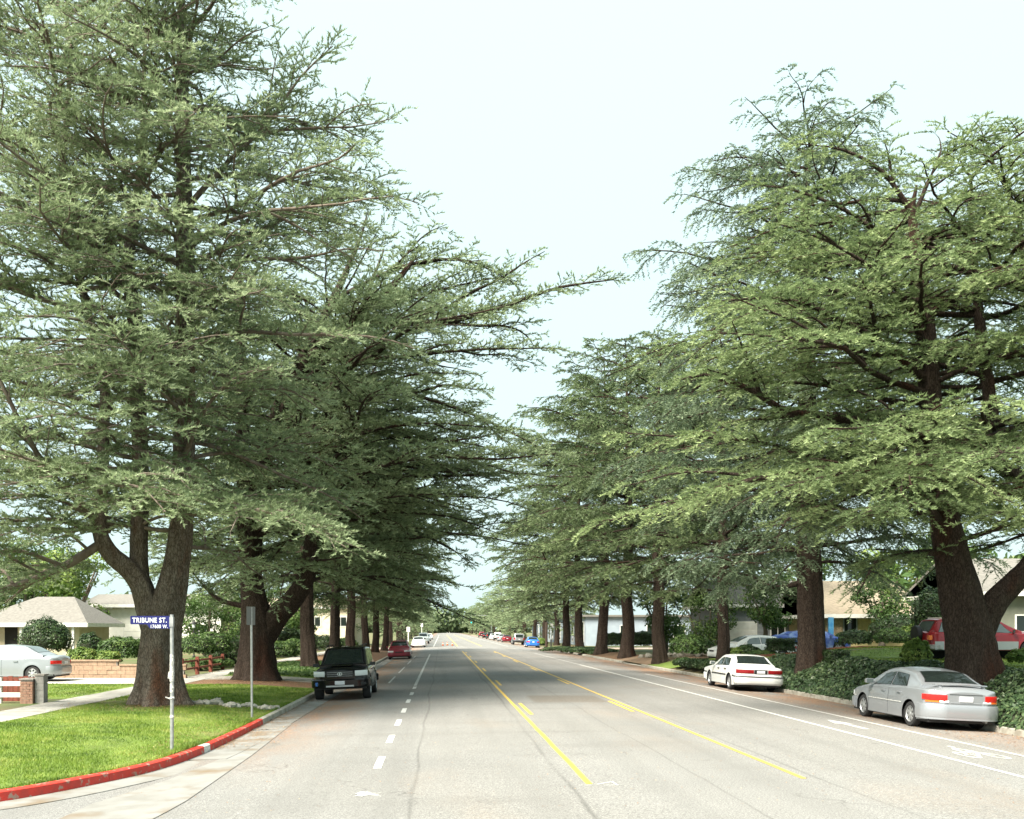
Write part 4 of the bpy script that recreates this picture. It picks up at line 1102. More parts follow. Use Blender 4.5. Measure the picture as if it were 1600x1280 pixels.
def make_car(name, label, cat, S, loc, rotz, roll=0.0, group=None, detail=True):
    """x forward, y left, z up; loc is the ground point under the middle"""
    L_, W, Ht = S['L'], S['W'] / 2, S['H']
    wb, r, tw = S['wb'], S['r'], S.get('tw', .2)
    xf = S['xf']; xr = xf - wb                    # axle positions from the middle
    root = empty(name, loc, rotz, label, cat, group, rx=roll)
    deck = S['deck']; belt = S['belt']; roof = S['roof']
    ip = lambda tab, x: float(np.interp(x, [p[0] for p in tab], [p[1] for p in tab]))
    rnd = S.get('round', .34)
    def plan(x):
        d = L_/2 - abs(x); t = min(1, d / rnd)
        base = W * (1 - .42 * max(0, 1 - t) ** 2.3)
        return base * (1 - .035 * min(1, abs(x) / (L_/2)) ** 2)
    zsill = S.get('sill', .22)
    Ra = r + S.get('gap', .055)
    def zb(x):
        z = zsill + (S.get('rise', .05) * max(0, (abs(x) - L_/2 + .7) / .7) if abs(x) > L_/2 - .7 else 0)
        for xw in (xf, xr):
            dx = abs(x - xw)
            if dx < Ra: z = max(z, r + math.sqrt(Ra*Ra - dx*dx))
        return z
    def side_w(x, z):
        t = (z - .55) / .45
        w = plan(x) * (1 - .030 * t * t - .018 * max(0, t))
        for xw in (xf, xr):                      # flared arches
            q = math.hypot(x - xw, z - r)
            if q < Ra + .12: w += S.get('flare', .012) * (1 - abs(q - Ra - .02) / .12 if abs(q - Ra - .02) < .12 else 0)
        return w
    xs_ = set(np.round(np.linspace(-L_/2, L_/2, 46), 3)) | set(np.round(np.linspace(L_/2 - rnd, L_/2, 8), 3)) | set(np.round(np.linspace(-L_/2, -L_/2 + rnd, 8), 3))
    for xw in (xf, xr): xs_ |= set(np.round(xw + Ra * np.sin(np.linspace(-math.pi/2, math.pi/2, 17)), 3)) | {round(xw - Ra - .004, 3), round(xw + Ra + .004, 3)}
    xs_ = sorted(xs_)
    NS = 9
    def section(x):
        b_, zs, zd = zb(x), ip(belt, x), ip(deck, x)
        zs = min(zs, zd)
        pts = []
        for j in range(NS):
            z = b_ + (zs - .05 - b_) * j / (NS - 1); pts.append((side_w(x, z), z))
        w = side_w(x, zs - .05)
        pts += [(w - .012, zs - .022), (w - .04, zs - .006), (w - .09, zs + .004)]
        wi = w - .09
        for q in (.75, .5, .25, 0): pts.append((wi * q, zs + .004 + (zd - zs) * (1 - q ** 2.4)))
        return pts
    secs = [section(x) for x in xs_]; n1 = len(secs[0])
    V, Fc = [], []
    for x, s_ in zip(xs_, secs):
        ring_ = [(x, y, z) for y, z in s_] + [(x, -y, z) for y, z in s_[-2::-1]]
        V += ring_
    n = 2 * n1 - 1
    for i in range(len(xs_) - 1):
        for k in range(n - 1): Fc.append((i*n+k, i*n+k+1, (i+1)*n+k+1, (i+1)*n+k))
    Fc.append(tuple(range(n))); Fc.append(tuple((len(xs_)-1)*n+k for k in range(n))[::-1])
    m = MB(); m.add(V, Fc)
    body = m.build('body', S['paint'], root, smooth=38)
    # underbody and wheel wells
    m = MB(); m.box(-L_/2+.16, L_/2-.16, -W+.10, W-.10, zsill-.03, zsill + .22)
    m.box(xr+Ra+.02, xf-Ra-.02, -W+.05, W-.05, zsill-.02, zsill+.18)
    m.box(-L_/2+.2, L_/2-.2, -W+tw+.09, W-tw-.09, zsill, r*2+.1)
    m.build('underbody', M['black'], root)
    # cabin
    x0, x1 = roof[0][0], roof[-1][0]
    cx = sorted(set(np.round(np.linspace(x0, x1, 44), 3)) | {round(p[0], 3) for p in roof})
    wt = S.get('wroof', .80) * W
    def cab(x):
        zs = ip(belt, x) - .01; zr = max(ip(roof, x), zs + .004)
        t = min(1, (zr - zs) / (Ht - zs - .03))
        wbx = side_w(x, zs - .05) - .045
        wtx = wbx + (wt - wbx) * t ** .9
        return zs, zr, wbx, wtx
    def csec(x):
        zs, zr, wbx, wtx = cab(x); h = zr - zs
        c = min(.10, h * .5)
        pts = [(wbx + (wtx - wbx) * q, zs + (h - c) * q) for q in (0, .33, .66, 1)]
        pts += [(wtx - c*.12, zr - c*.55), (wtx - c*.45, zr - c*.2), (wtx - c, zr - c*.04)]
        for q in (.7, .35, 0): pts.append(((wtx - c) * q, zr + .025 * (1 - q*q) * min(1, h / .3)))
        return pts
    V, Fc = [], []; ss = [csec(x) for x in cx]; n = 2 * len(ss[0]) - 1
    for x, s_ in zip(cx, ss): V += [(x, y, z) for y, z in s_] + [(x, -y, z) for y, z in s_[-2::-1]]
    for i in range(len(cx) - 1):
        for k in range(n - 1): Fc.append((i*n+k, i*n+k+1, (i+1)*n+k+1, (i+1)*n+k))
    Fc.append(tuple(range(n))); Fc.append(tuple((len(cx)-1)*n+k for k in range(n))[::-1])
    m = MB(); m.add(V, Fc); m.build('cabin', S['paint'], root, smooth=38)
    G = S.get('glass', M['glass'])
    def surf_side(x, t, off, sg):
        zs, zr, wbx, wtx = cab(x); h = zr - zs; c = min(.10, h * .5)
        y = wbx + (wtx - wbx) * t; z = zs + (h - c) * t
        return (x, sg * (y + off), z + off * .25)
    def surf_top(x, q, off):
        zs, zr, wbx, wtx = cab(x); h = zr - zs; c = min(.10, h * .5)
        y = (wtx - c) * q
        e = .02; dz = (ip(roof, x + e) - ip(roof, x - e)) / (2 * e); l = math.hypot(1, dz)
        return (x - off * dz / l, y, zr + .025 * (1 - q*q) * min(1, h/.3) + off / l)
    def gridp(nm, fn, us, vs_, mat, lab=None):
        V = [fn(u, v) for v in vs_ for u in us]; a = len(us)
        m = MB(); m.add(V, [(j*a+i, j*a+i+1, (j+1)*a+i+1, (j+1)*a+i) for j in range(len(vs_)-1) for i in range(a-1)])
        o = m.build(nm, mat, root, smooth=60)
        return o
    u5 = np.linspace(0, 1, 9)
    # front and rear glass with black surround
    for nm, (a, b_), k in (('windshield', S['wind'], .93), ('rear_window', S['rearw'], .90)):
        lo_, hi_ = min(a, b_), max(a, b_); e = .03
        gridp('window_seal', lambda u, v: surf_top(lo_ - e*.6 + (hi_ - lo_ + e*1.2) * u, v * (k + .035), .004), u5, np.linspace(-1, 1, 9), M['black'])
        gridp(nm, lambda u, v: surf_top(lo_ + (hi_ - lo_) * u, v * k, .008), u5, np.linspace(-1, 1, 9), G)
    # side windows: (x at bottom a..b, x at top a..b)
    for sg in (1, -1):
        for (b0, b1, t0, t1) in S['sidew']:
            f_ = lambda u, v, off, e=0: surf_side((b0-e + (b1-b0+2*e)*u) * (1-v) + (t0-e + (t1-t0+2*e)*u) * v, (.07 - e) + (.86 + 2*e) * v, off, sg)
            gridp('window_seal', lambda u, v: f_(u, v, .004, .022), u5, u5, M['black'])
            gridp('side_window', lambda u, v: f_(u, v, .008), u5, u5, G)
    # strips that follow the plan outline of one end: s measured from the centre line
    def outline(end):
        pts = [(end * L_/2, 0.0), (end * L_/2, plan(L_/2))]
        for d in list(np.linspace(.02, rnd, 10)) + list(np.linspace(rnd + .1, L_ - .4, 30)):
            pts.append((end * (L_/2 - d), plan(L_/2 - d)))
        dd_ = [0]
        for p, q in zip(pts, pts[1:]): dd_.append(dd_[-1] + math.dist(p, q))
        return pts, dd_
    OL = {1: outline(1), -1: outline(-1)}
    def on(end, s, off):
        pts, dd_ = OL[end]; sg = 1 if s >= 0 else -1; a = abs(s)
        f_ = lambda q: (np.interp(q, dd_, [p[0] for p in pts]), np.interp(q, dd_, [p[1] for p in pts]))
        x, y = f_(a); xa, ya = f_(max(a - .03, 0)); xb, yb = f_(a + .03)
        tx, ty = xb - xa, yb - ya; l = math.hypot(tx, ty) or 1
        nx, ny = (ty / l * end, -tx / l * end)
        if a < .02: nx, ny = end, 0
        if nx * end < 0 and abs(ny) < .5: nx, ny = -nx, -ny
        if ny < 0: ny = -ny
        return (float(x + nx * off), float(sg * (y + ny * off)))
    def wrap(nm, end, s0, s1, z0, z1, mat, off=.012, n=None, z0b=None, z1b=None, lab=None, inn=.03, parent=None):
        n = n or max(2, int(abs(s1 - s0) / .06)); V = []
        z0b = z0 if z0b is None else z0b; z1b = z1 if z1b is None else z1b
        for i in range(n + 1):
            t = i / n; s = s0 + (s1 - s0) * t; a0 = z0 + (z0b - z0) * t; a1 = z1 + (z1b - z1) * t; h = a1 - a0
            po, pi_ = on(end, s, off), on(end, s, -inn); pc = on(end, s, off * .7)
            V += [(*pi_, a0), (*pc, a0 + .004), (*po, a0 + h * .14), (*po, a1 - h * .14), (*pc, a1 - .004), (*pi_, a1)]
        Fc = [(i*6+k, i*6+(k+1) % 6, (i+1)*6+(k+1) % 6, (i+1)*6+k) for i in range(n) for k in range(6)]
        Fc += [tuple(range(6)), tuple(n*6+k for k in range(6))[::-1]]
        m = MB(); m.add(V, Fc)
        o = m.build(nm, mat, parent or root, smooth=30)
        if lab: o['label'] = lab
        return o
    def box(nm, mat, *b, parent=None):
        return box_part(nm, mat, parent or root, *b)
    for end in (1, -1):
        for args in S.get('wrap_front' if end > 0 else 'wrap_rear', []):
            nm, s0, s1, z0, z1, mt = args[:6]; kw = args[6] if len(args) > 6 else {}
            sides = (1, -1) if s0 > 0 else (1,)
            for sg in sides: wrap(nm, end, sg * s0 if len(sides) > 1 else s0, sg * s1 if len(sides) > 1 else s1, z0, z1, mt, **kw)
    for sg, nm in ((1, 1), (-1, -1)):
        for x, o_ in ((xf, 1), (xr, 1)):
            wheel(root, x, sg * (W - tw/2 - S.get('inset', .025)), r, tw, S.get('spokes', 8), sg, S.get('rim_mat'), S.get('rim_r', .66))
        if not detail: continue
        # mirrors, handles, door gaps, side strip
        mx, mz = S['mirror']
        m = MB(); yb = sg * (side_w(mx, mz) - .04)
        m.prism([(mx-.06, mz), (mx+.05, mz+.01), (mx+.04, mz+.09), (mx-.05, mz+.12)], 1, min(yb + sg*.06, yb + sg*.25), max(yb + sg*.06, yb + sg*.25))
        m.box(mx-.03, mx+.03, min(yb, yb + sg*.08), max(yb, yb + sg*.08), mz+.01, mz+.05)
        o = m.build('side_mirror', S.get('mirror_mat', S['paint']), root)
        m = MB(); m.box(mx-.072, mx-.063, min(yb + sg*.075, yb+sg*.235), max(yb + sg*.075, yb+sg*.235), mz+.012, mz+.105); m.build('mirror_glass', M['pale_glass'], o)
        def sidestrip(nm, pts, wd, mat, off=.004):
            """vertical or horizontal line drawn on the flank"""
            V = []
            for i, (x, z) in enumerate(pts):
                a = pts[min(i+1, len(pts)-1)]; b_ = pts[max(i-1, 0)]; dx, dz = a[0]-b_[0], a[1]-b_[1]; l = math.hypot(dx, dz) or 1
                for e in (-wd/2, wd/2):
                    X_, Z_ = x - dz/l*e, z + dx/l*e
                    V.append((X_, sg * (side_w(X_, Z_) + off), Z_))
            m = MB(); m.add(V, [(2*i, 2*i+1, 2*i+3, 2*i+2) for i in range(len(pts)-1)]); return m.build(nm, mat, root)
        for xd in S.get('gaps', []):
            z1_ = ip(belt, xd) - .06; z0_ = max(zsill + .05, zb(xd) + .01)
            sidestrip('door_gap', [(xd, z) for z in np.linspace(z0_, z1_, 7)], .010, M['black'], .003)
        for (hx, hz) in S.get('handles', []):
            y = sg * side_w(hx, hz)
            m = MB(); m.box(hx-.085, hx+.085, min(y, y+sg*.035), max(y, y+sg*.035), hz-.018, hz+.018); m.build('door_handle', S.get('handle_mat', S['paint']), root)
        if S.get('strip'):
            z, wd, mt, a, b_ = S['strip']
            segs = [(a, xr - Ra - .03), (xr + Ra + .03, xf - Ra - .03), (xf + Ra + .03, b_)]
            for p, q in segs:
                if q - p > .05: sidestrip('side_trim', [(x, z) for x in np.linspace(p, q, 10)], wd, mt, .012)
    for fn in S.get('extra', []): fn(root, S, box, wrap, on, surf_top)
    return root

def plate(end, z0, z1, hw=.155, mat=None):
    return ('license_plate', -hw, hw, z0, z1, mat or M['plate'], dict(off=.022, n=4, inn=.0))

# ---- silver saloon, right foreground
def silver_extra(root, S, box, wrap, on, top):
    m = MB(); x = -S['L']/2
    V = []
    for i, y in enumerate(np.linspace(-.61, .61, 13)):
        xx = x + .10 + .16 * (abs(y) / .61) ** 2.4; zt = 1.055 - .02 * (abs(y)/.66) ** 2
        V += [(xx, y, zt), (xx - .03, y, zt + .012), (xx - .005, y, zt + .03), (xx + .13, y, zt + .016), (xx + .13, y, zt)]
    m.add(V, [(i*5+k, i*5+(k+1) % 5, (i+1)*5+(k+1) % 5, (i+1)*5+k) for i in range(12) for k in range(5)] + [(0, 1, 2, 3, 4), tuple(60+k for k in range(5))[::-1]])
    for y in (-.5, .5): m.box(x + .2, x + .26, y - .03, y + .03, .98, 1.06)
    m.build('spoiler', S['paint'], root, smooth=40)
    box('brake_lamp', M['dark_red_lamp'], x + .085, x + .10, -.13, .13, 1.062, 1.078)
    m = MB(); m.tube([(x + .3, -.5, .24), (x + .02, -.5, .23)], .03, 12); m.build('exhaust_pipe', M['steel'], root)
civ = dict(L=4.42, W=1.76, H=1.40, wb=2.62, xf=1.33, r=.30, tw=.185, paint=M['silver'], rim_mat=M['rim'], spokes=7, rim_r=.68,
    deck=[(-2.21, .90), (-2.15, 1.0), (-2.0, 1.035), (-1.55, 1.04), (-1.2, 1.04), (1.0, 1.0), (1.2, .97), (1.75, .86), (2.05, .76), (2.21, .60)],
    belt=[(-2.21, .86), (-2.1, .94), (-1.5, .965), (0, .93), (1.1, .90), (1.8, .78), (2.21, .58)],
    roof=[(-1.62, 1.03), (-1.3, 1.19), (-1.02, 1.315), (-.7, 1.36), (-.2, 1.40), (.2, 1.37), (.45, 1.315), (.75, 1.2), (1.12, 1.01)],
    wind=(.50, 1.05), rearw=(-1.50, -1.0), sidew=[(-.12, .82, -.10, .42), (-.98, -.20, -.80, -.18)], wroof=.72,
    gaps=[-.16, .95], handles=[(-.72, .80), (.12, .79)], strip=(.56, .02, M['white_paint'], -1.9, 2.0), mirror=(.78, .93), sill=.20, extra=[silver_extra],
    wrap_rear=[('bumper', -1.22, 1.22, .28, .60, M['silver'], dict(off=.055, inn=.0)), ('bumper_lip', -1.2, 1.2, .245, .30, M['silver'], dict(off=.045, inn=.05)),
               ('tail_light', .44, 1.0, .66, .83, M['red_lamp'], dict(z0b=.70, off=.016)), ('turn_signal', .60, .90, .645, .69, M['amber_lamp'], dict(off=.019)),
               ('reversing_light', .40, .60, .645, .70, M['clear_lamp'], dict(off=.018)), plate(-1, .67, .80),
               ('plate_recess', -.36, .36, .635, .655, M['silver'], dict(off=.012, inn=0)), ('plate_garnish', -.38, .38, .835, .85, M['black'], dict(off=.006, inn=0))],
    wrap_front=[('bumper', -1.1, 1.1, .25, .52, M['silver'], dict(off=.05, inn=0)), ('headlight', .42, .95, .56, .68, M['clear_lamp']), ('grille', -.3, .3, .54, .60, M['black'])])
def rollat(X): return math.atan(.4 * (X - ROAD_C) / ROAD_W ** 2 * 1.0)
def road_car(S, name, label, X, Y, fwd, cat='car', group='cars parked along the boulevard', yaw=0.0, detail=True):
    """fwd +1 drives away from the camera"""
    rz = math.pi/2 * fwd + yaw
    sl = .4 * (X - ROAD_C) / ROAD_W ** 2
    return make_car(name, label, cat, S, (X, Y, road_z(X) + .002), rz, math.atan(sl) * fwd, group, detail)
road_car(civ, 'parked_car', 'silver saloon car with a rear spoiler parked beside the ivy bank', 12.17, 24.5, 1, yaw=R_(-.6))

# ---- white boxy saloon
buick = dict(L=4.75, W=1.78, H=1.36, wb=2.70, xf=1.42, r=.305, tw=.185, paint=M['white_car'], rim_mat=M['rim'], spokes=12, round=.20, rim_r=.66,
    deck=[(-2.375, .86), (-2.33, .95), (-2.2, .985), (-1.5, .99), (1.0, .98), (1.3, .93), (2.1, .82), (2.3, .78), (2.375, .6)],
    belt=[(-2.375, .84), (-2.3, .90), (-1.4, .93), (0, .91), (1.2, .88), (2.2, .76), (2.375, .58)],
    roof=[(-1.62, .98), (-1.3, 1.16), (-1.06, 1.29), (-.85, 1.335), (-.3, 1.36), (.1, 1.345), (.35, 1.29), (.65, 1.17), (1.05, .97)],
    wind=(.40, 1.0), rearw=(-1.52, -1.02), sidew=[(-.12, .78, -.1, .36), (-1.05, -.20, -.86, -.18)], wroof=.76, glass=M['glass'],
    gaps=[-.16, .92], handles=[(-.75, .80), (.12, .79)], handle_mat=M['black'], strip=(.575, .05, M['black'], -2.2, 2.2), mirror=(.72, .92), sill=.21,
    wrap_rear=[('bumper', -1.15, 1.15, .30, .60, M['white_car'], dict(off=.06, inn=0)), ('bumper_strip', -1.12, 1.12, .545, .59, M['black'], dict(off=.072, inn=0)),
               ('tail_light', .27, .95, .68, .83, M['dark_red_lamp'], dict(off=.016)), ('plate_surround', -.25, .25, .67, .83, M['black'], dict(off=.008, inn=0)), plate(-1, .68, .80, .15)],
    wrap_front=[('bumper', -1.1, 1.1, .28, .55, M['white_car'], dict(off=.05, inn=0)), ('headlight', .42, .9, .6, .72, M['clear_lamp']), ('grille', -.36, .36, .6, .7, M['black'])])
road_car(buick, 'parked_car', 'white boxy saloon car with wide dark red tail lights', 12.02, 38.6, 1)

# ---- black off-roader, front to the camera
def suv_extra(root, S, box, wrap, on, top):
    x = S['L']/2
    for sg in (1, -1):
        m = MB(); m.tube([(-1.5, sg*.62, 1.735), (-1.4, sg*.62, 1.80), (.35, sg*.62, 1.80), (.5, sg*.62, 1.72)], .022, 8); m.build('roof_rail', M['black'], root, smooth=40)
        m = MB(); m.box(-1.0, 1.0, min(sg*.80, sg*.96), max(sg*.80, sg*.96), .36, .41); m.build('running_board', M['black'], root)
    m = MB(); m.prism([(x - 1.55, 1.155), (x - .62, 1.10), (x - .55, 1.13), (x - .75, 1.175), (x - 1.5, 1.195)], 1, -.34, .34); m.build('bonnet_scoop', S['paint'], root, smooth=30)
    for i in range(3): wrap('grille_bar', 1, -.42, .42, .80 + .065 * i, .815 + .065 * i, M['steel'], off=.03, inn=0)
    m = MB()
    for k in range(20):
        a, b_ = 2*math.pi*k/20, 2*math.pi*(k+1)/20
        m.add([(x + .045, .085*math.cos(q)*rr, .88 + .055*math.sin(q)*rr) for q, rr in ((a, 1), (b_, 1), (b_, .75), (a, .75))], [(0, 1, 2, 3)])
    m.add([(x+.046, .02*math.cos(a), .88+.04*math.sin(a)) for a in np.linspace(0, 6.28, 9)[:-1]], [tuple(range(8))])
    m.build('emblem', M['clear_lamp'], root)
run = dict(L=4.75, W=1.86, H=1.74, wb=2.79, xf=1.46, r=.385, tw=.26, paint=M['black_car'], rim_mat=M['rim'], spokes=6, round=.40, rim_r=.62, gap=.07, flare=.035,
    deck=[(-2.375, 1.10), (-2.3, 1.14), (1.0, 1.15), (1.3, 1.15), (2.0, 1.08), (2.25, 1.02), (2.375, .92)],
    belt=[(-2.375, 1.06), (-2.2, 1.10), (0, 1.08), (1.3, 1.05), (2.1, .98), (2.375, .88)],
    roof=[(-2.28, 1.12), (-2.15, 1.45), (-2.02, 1.66), (-1.8, 1.715), (-.6, 1.74), (.1, 1.72), (.35, 1.66), (.7, 1.45), (1.18, 1.14)],
    wind=(.42, 1.12), rearw=(-2.26, -2.06), sidew=[(-.10, .85, -.08, .42), (-1.05, -.20, -.98, -.18), (-2.0, -1.18, -1.85, -1.12)], wroof=.76,
    gaps=[-.14, .98, -1.1], handles=[(-.85, .95), (.1, .94)], mirror=(.85, 1.08), mirror_mat=M['black'], sill=.40, rise=.08, extra=[suv_extra], inset=-.01,
    wrap_rear=[('bumper', -1.2, 1.2, .42, .68, M['black_car'], dict(off=.08, inn=0)), ('tail_light', .62, .80, .8, 1.05, M['red_lamp']), plate(-1, .8, .92)],
    wrap_front=[('bumper', -1.22, 1.22, .42, .72, M['black_car'], dict(off=.09, inn=0)), ('headlight', .50, .98, .80, .98, M['clear_lamp'], dict(off=.022)),
                ('grille', -.44, .44, .78, .98, M['black'], dict(off=.018, inn=0)), ('license_plate', -.16, .16, .52, .66, M['plate'], dict(off=.12, n=2, inn=-.08)),
                ('skid_plate', -.46, .46, .45, .52, M['rim'], dict(off=.10, inn=-.06)), ('fog_lamp', .66, .84, .50, .60, M['black'], dict(off=.10, inn=-.06))])
o = road_car(run, 'parked_car', 'black off-roader with a roof rack facing the viewer beside the kerb', -3.33, 34.1, -1, 'off-roader')
# blue sticker on the bumper corner
m = MB(); m.box(2.44, 2.462, -.82, -.60, .50, .62); s_ = m.build('bumper_sticker', M['blue_car'], o); s_['label'] = 'blue patch on the bumper corner'
s_.location = (-.10, 0, 0)

# ---- other, mostly distant cars
def small(paint, L_=4.4, W=1.75, H=1.42, glass=None, suv=False):
    h = H - 1.42
    if suv:
        return dict(run, L=L_, W=W, H=H, paint=paint, extra=[], mirror_mat=paint, roof=[(a * L_/4.75, b_ + (H-1.74) * (1 if b_ > 1.3 else 0)) for a, b_ in run['roof']], glass=glass or M['glass'], flare=.02,
            wrap_rear=[('bumper', -1.1, 1.1, .42, .68, M['black'], dict(off=.06, inn=0)), ('tail_light', .66, .9, .8, 1.08, M['red_lamp']), plate(-1, .8, .92)],
            wrap_front=[('bumper', -1.1, 1.1, .42, .68, paint, dict(off=.06, inn=0)), ('headlight', .5, .9, .8, .95, M['clear_lamp']), ('grille', -.44, .44, .78, .95, M['black'])])
    k = L_ / 4.42
    return dict(civ, L=L_, W=W, H=H, paint=paint, extra=[], xf=1.33*k, wb=2.62*k, deck=[(a*k, b_) for a, b_ in civ['deck']], belt=[(a*k, b_) for a, b_ in civ['belt']],
        roof=[(a*k, b_ + h * (1 if b_ > 1.2 else 0)) for a, b_ in civ['roof']], glass=glass or M['glass'], strip=None,
        wrap_rear=[('bumper', -1.15, 1.15, .28, .60, paint, dict(off=.05, inn=0)), ('tail_light', .46, .98, .68, .82, M['red_lamp']), plate(-1, .68, .79)],
        wrap_front=[('bumper', -1.15, 1.15, .25, .52, paint, dict(off=.05, inn=0)), ('headlight', .42, .95, .57, .69, M['clear_lamp']), ('grille', -.3, .3, .5, .62, M['black']), plate(1, .38, .48)])
def ground_car(S, label, X, Y, rz, z, group, cat='car', detail=True):
    return make_car('parked_car', label, cat, S, (X, Y, z), rz, 0, group, detail)
# silver saloon on the left driveway, tail to the right
c0 = small(material('pearl_car_paint', (0.26, 0.28, 0.30), .3, metal=.25, coat=.6), 4.75, 1.82, 1.46); c0['mirror'] = (.84, .93); c0['glass'] = M['pale_glass']
ground_car(c0, 'silver saloon parked across the left driveway with its tail to the right', (103 - VX) * 39 / F - 2.375, 39.0, math.pi, ground_z(-17, 39) + .03, 'cars standing in the house driveways')
# red off-roader behind the big leaning trunk
def red_extra(root, S, box, wrap, on, top):
    hub = empty('spare_wheel', (-S['L']/2 - .09, .12, 1.02), rz=math.pi/2); hub.parent = root
    m = MB(); m.add(*lathe([(-.11, .2), (-.11, .31), (-.08, .34), (.08, .34), (.11, .31), (.115, .2)], 24)); m.build('wheel_cover', M['black'], hub, smooth=40)
    for sg in (1, -1):
        for a, b_ in ((-2.2, -1.85), (-.86, .98), (1.92, 2.15)):
            m = MB(); y = sg * .875; m.box(a, b_, min(y, y + sg*.03), max(y, y + sg*.03), .42, .74); m.build('lower_cladding', M['silver'], root, smooth=30)
    m = MB(); m.box(-1.8, .1, -.58, .58, 1.63, 1.69); m.build('roof_panel', M['white_car'], root)
    for sg in (1, -1):
        m = MB(); m.box(-S['L']/2 - .01, -S['L']/2 + .10, min(sg*.60, sg*.80), max(sg*.60, sg*.80), .80, .98); m.build('tail_light', M['amber_lamp'], root)
rd = small(M['red_car'], 4.72, 1.79, 1.66, M['pale_glass'], suv=True); rd['extra'] = [red_extra]
rd['wrap_rear'] = [('bumper', -1.1, 1.1, .42, .62, M['steel'], dict(off=.08, inn=0))]
ground_car(rd, 'red and silver off-roader with a covered spare wheel behind the leaning trunk', (1450 - VX) * 37 / F + 2.7, 38.2, R_(-2), ground_z(21, 38) - .02, 'cars standing in the house driveways', 'off-roader')
wc = small(M['white_car'], 4.6, 1.78, 1.44, M['pale_glass'])
ground_car(wc, 'bright white saloon on the right driveway behind the clipped hedge', (1172 - VX) * 52 / F + .3, 52.6, math.pi + R_(6), ground_z(17.5, 52) - .22, 'cars standing in the house driveways')
# car under a blue cover
bc = small(material('blue_car_cover', (0.05, 0.10, 0.36), .6, (0.26, 0.36, 0.58), 1.5, 4, lo=.45, hi=.6), 4.2, 1.7, 1.30)
bc['glass'] = bc['paint']; bc['sidew'] = []; bc['mirror'] = (.8, .9); bc['gaps'] = []; bc['handles'] = []; bc['wrap_rear'] = []; bc['wrap_front'] = []; bc['sill'] = .12
ground_car(bc, 'car under a blue cover partly behind the weeping cedar trunk', (1266 - VX) * 54 / F, 54, R_(3), ground_z(21, 54) - .12, 'cars standing in the house driveways')
# on the boulevard
GB = 'cars parked along the boulevard'
mr_ = small(M['maroon_car'], 4.5, 1.8, 1.5)
road_car(mr_, 'parked_car', 'maroon car parked facing the viewer before the crossing on the left', -3.35, 78, -1)
wc2 = small(M['white_car'], 4.6, 1.8, 1.45)
road_car(wc2, 'parked_car', 'white saloon facing the viewer just past the crossing on the left', -3.0, 127, -1, detail=False)
road_car(small(M['white_car'], 4.9, 1.9, 1.8, suv=True), 'parked_car', 'white off-roader further past the crossing on the left', -3.0, 160, -1, 'off-roader', detail=False)
road_car(small(M['blue_car'], 4.3, 1.72, 1.42), 'parked_car', 'bright blue car parked just past the crossing on the right', 12.0, 128, 1, detail=False)
road_car(small(M['silver'], 4.7, 1.85, 1.75, suv=True), 'parked_car', 'pale silver off-roader parked beyond the blue car', 12.0, 151, 1, 'off-roader', detail=False)
for i, (Y, pt, nm, sv) in enumerate(((178, 'maroon_car', 'dark maroon', 0), (192, 'silver', 'light grey', 0), (207, 'white_car', 'white', 1), (224, 'white_car', 'low white', 0), (240, 'black_car', 'dark', 1), (262, 'black_car', 'black', 0), (290, 'maroon_car', 'dark red', 1))):
    road_car(small(M[pt], 4.5, 1.8, 1.75 if sv else 1.45, suv=bool(sv)), 'parked_car', '%s parked %s, %s in the row beyond the silver off-roader' % (nm, 'van-like car' if sv else 'car', ordn[i]), 12.0, Y, 1, detail=False)
for i, (Y, pt, nm) in enumerate(((196, 'silver', 'silver'), (235, 'white_car', 'white'))):
    road_car(small(M[pt]), 'parked_car', '%s car parked far down the left kerb, %s after the white off-roader' % (nm, ordn[i]), -3.0, Y, -1, detail=False)
# ================================================================ houses, gardens and street furniture
def roof_mat(nm, c, c2): return material(nm, c, .9, c2, 6, 6, bump=.5, bscale=14, stretch=(1, 1, 4))
M['roof_grey'] = roof_mat('grey_shingles', (0.19, 0.178, 0.16), (0.13, 0.122, 0.11))
M['roof_tan'] = roof_mat('pale_tan_shingles', (0.27, 0.225, 0.165), (0.19, 0.155, 0.115))
M['stucco_white'] = material('white_stucco', (0.80, 0.79, 0.73), .9, (0.72, 0.71, 0.64), 3, 5, bump=.2, bscale=60)
M['stucco_cream'] = material('cream_stucco', (0.62, 0.57, 0.44), .9, (0.55, 0.48, 0.33), 2, 5, bump=.2, bscale=60)
M['board_yellow'] = material('yellow_boards', (0.46, 0.38, 0.20), .8, (0.38, 0.31, 0.16), 4, 5)
M['siding_grey'] = material('grey_siding', (0.25, 0.27, 0.28), .8, (0.21, 0.225, 0.235), 3, 4)
M['olive'] = material('olive_wall', (0.17, 0.175, 0.14), .9, (0.14, 0.145, 0.115), 3, 4)
M['bluish_wall'] = material('bluish_white_wall', (0.29, 0.34, 0.39), .85, (0.24, 0.28, 0.33), .8, 4)
M['brick'] = material('red_brick', (0.30, 0.115, 0.07), .9, (0.21, 0.085, 0.055), 9, 5, bump=.4, bscale=50)
M['pale_brick'] = material('pale_mortar_brick', (0.34, 0.21, 0.15), .9, (0.25, 0.13, 0.09), 14, 5, bump=.4, bscale=50)
M['tan_block'] = material('tan_block', (0.36, 0.25, 0.17), .9, (0.28, 0.19, 0.13), 7, 6, bump=.5, bscale=40)
M['mortar'] = material('mortar', (0.30, 0.28, 0.25), .95, (0.22, 0.20, 0.18), 12, 4)
M['block_grey'] = material('grey_block', (0.30, 0.29, 0.27), .95, (0.22, 0.21, 0.20), 9, 6, bump=.5, bscale=40)
M['stone_wall'] = material('stone_cladding', (0.34, 0.27, 0.17), .95, (0.20, 0.15, 0.10), 7, 6, bump=.8, bscale=12, bdist=.05)
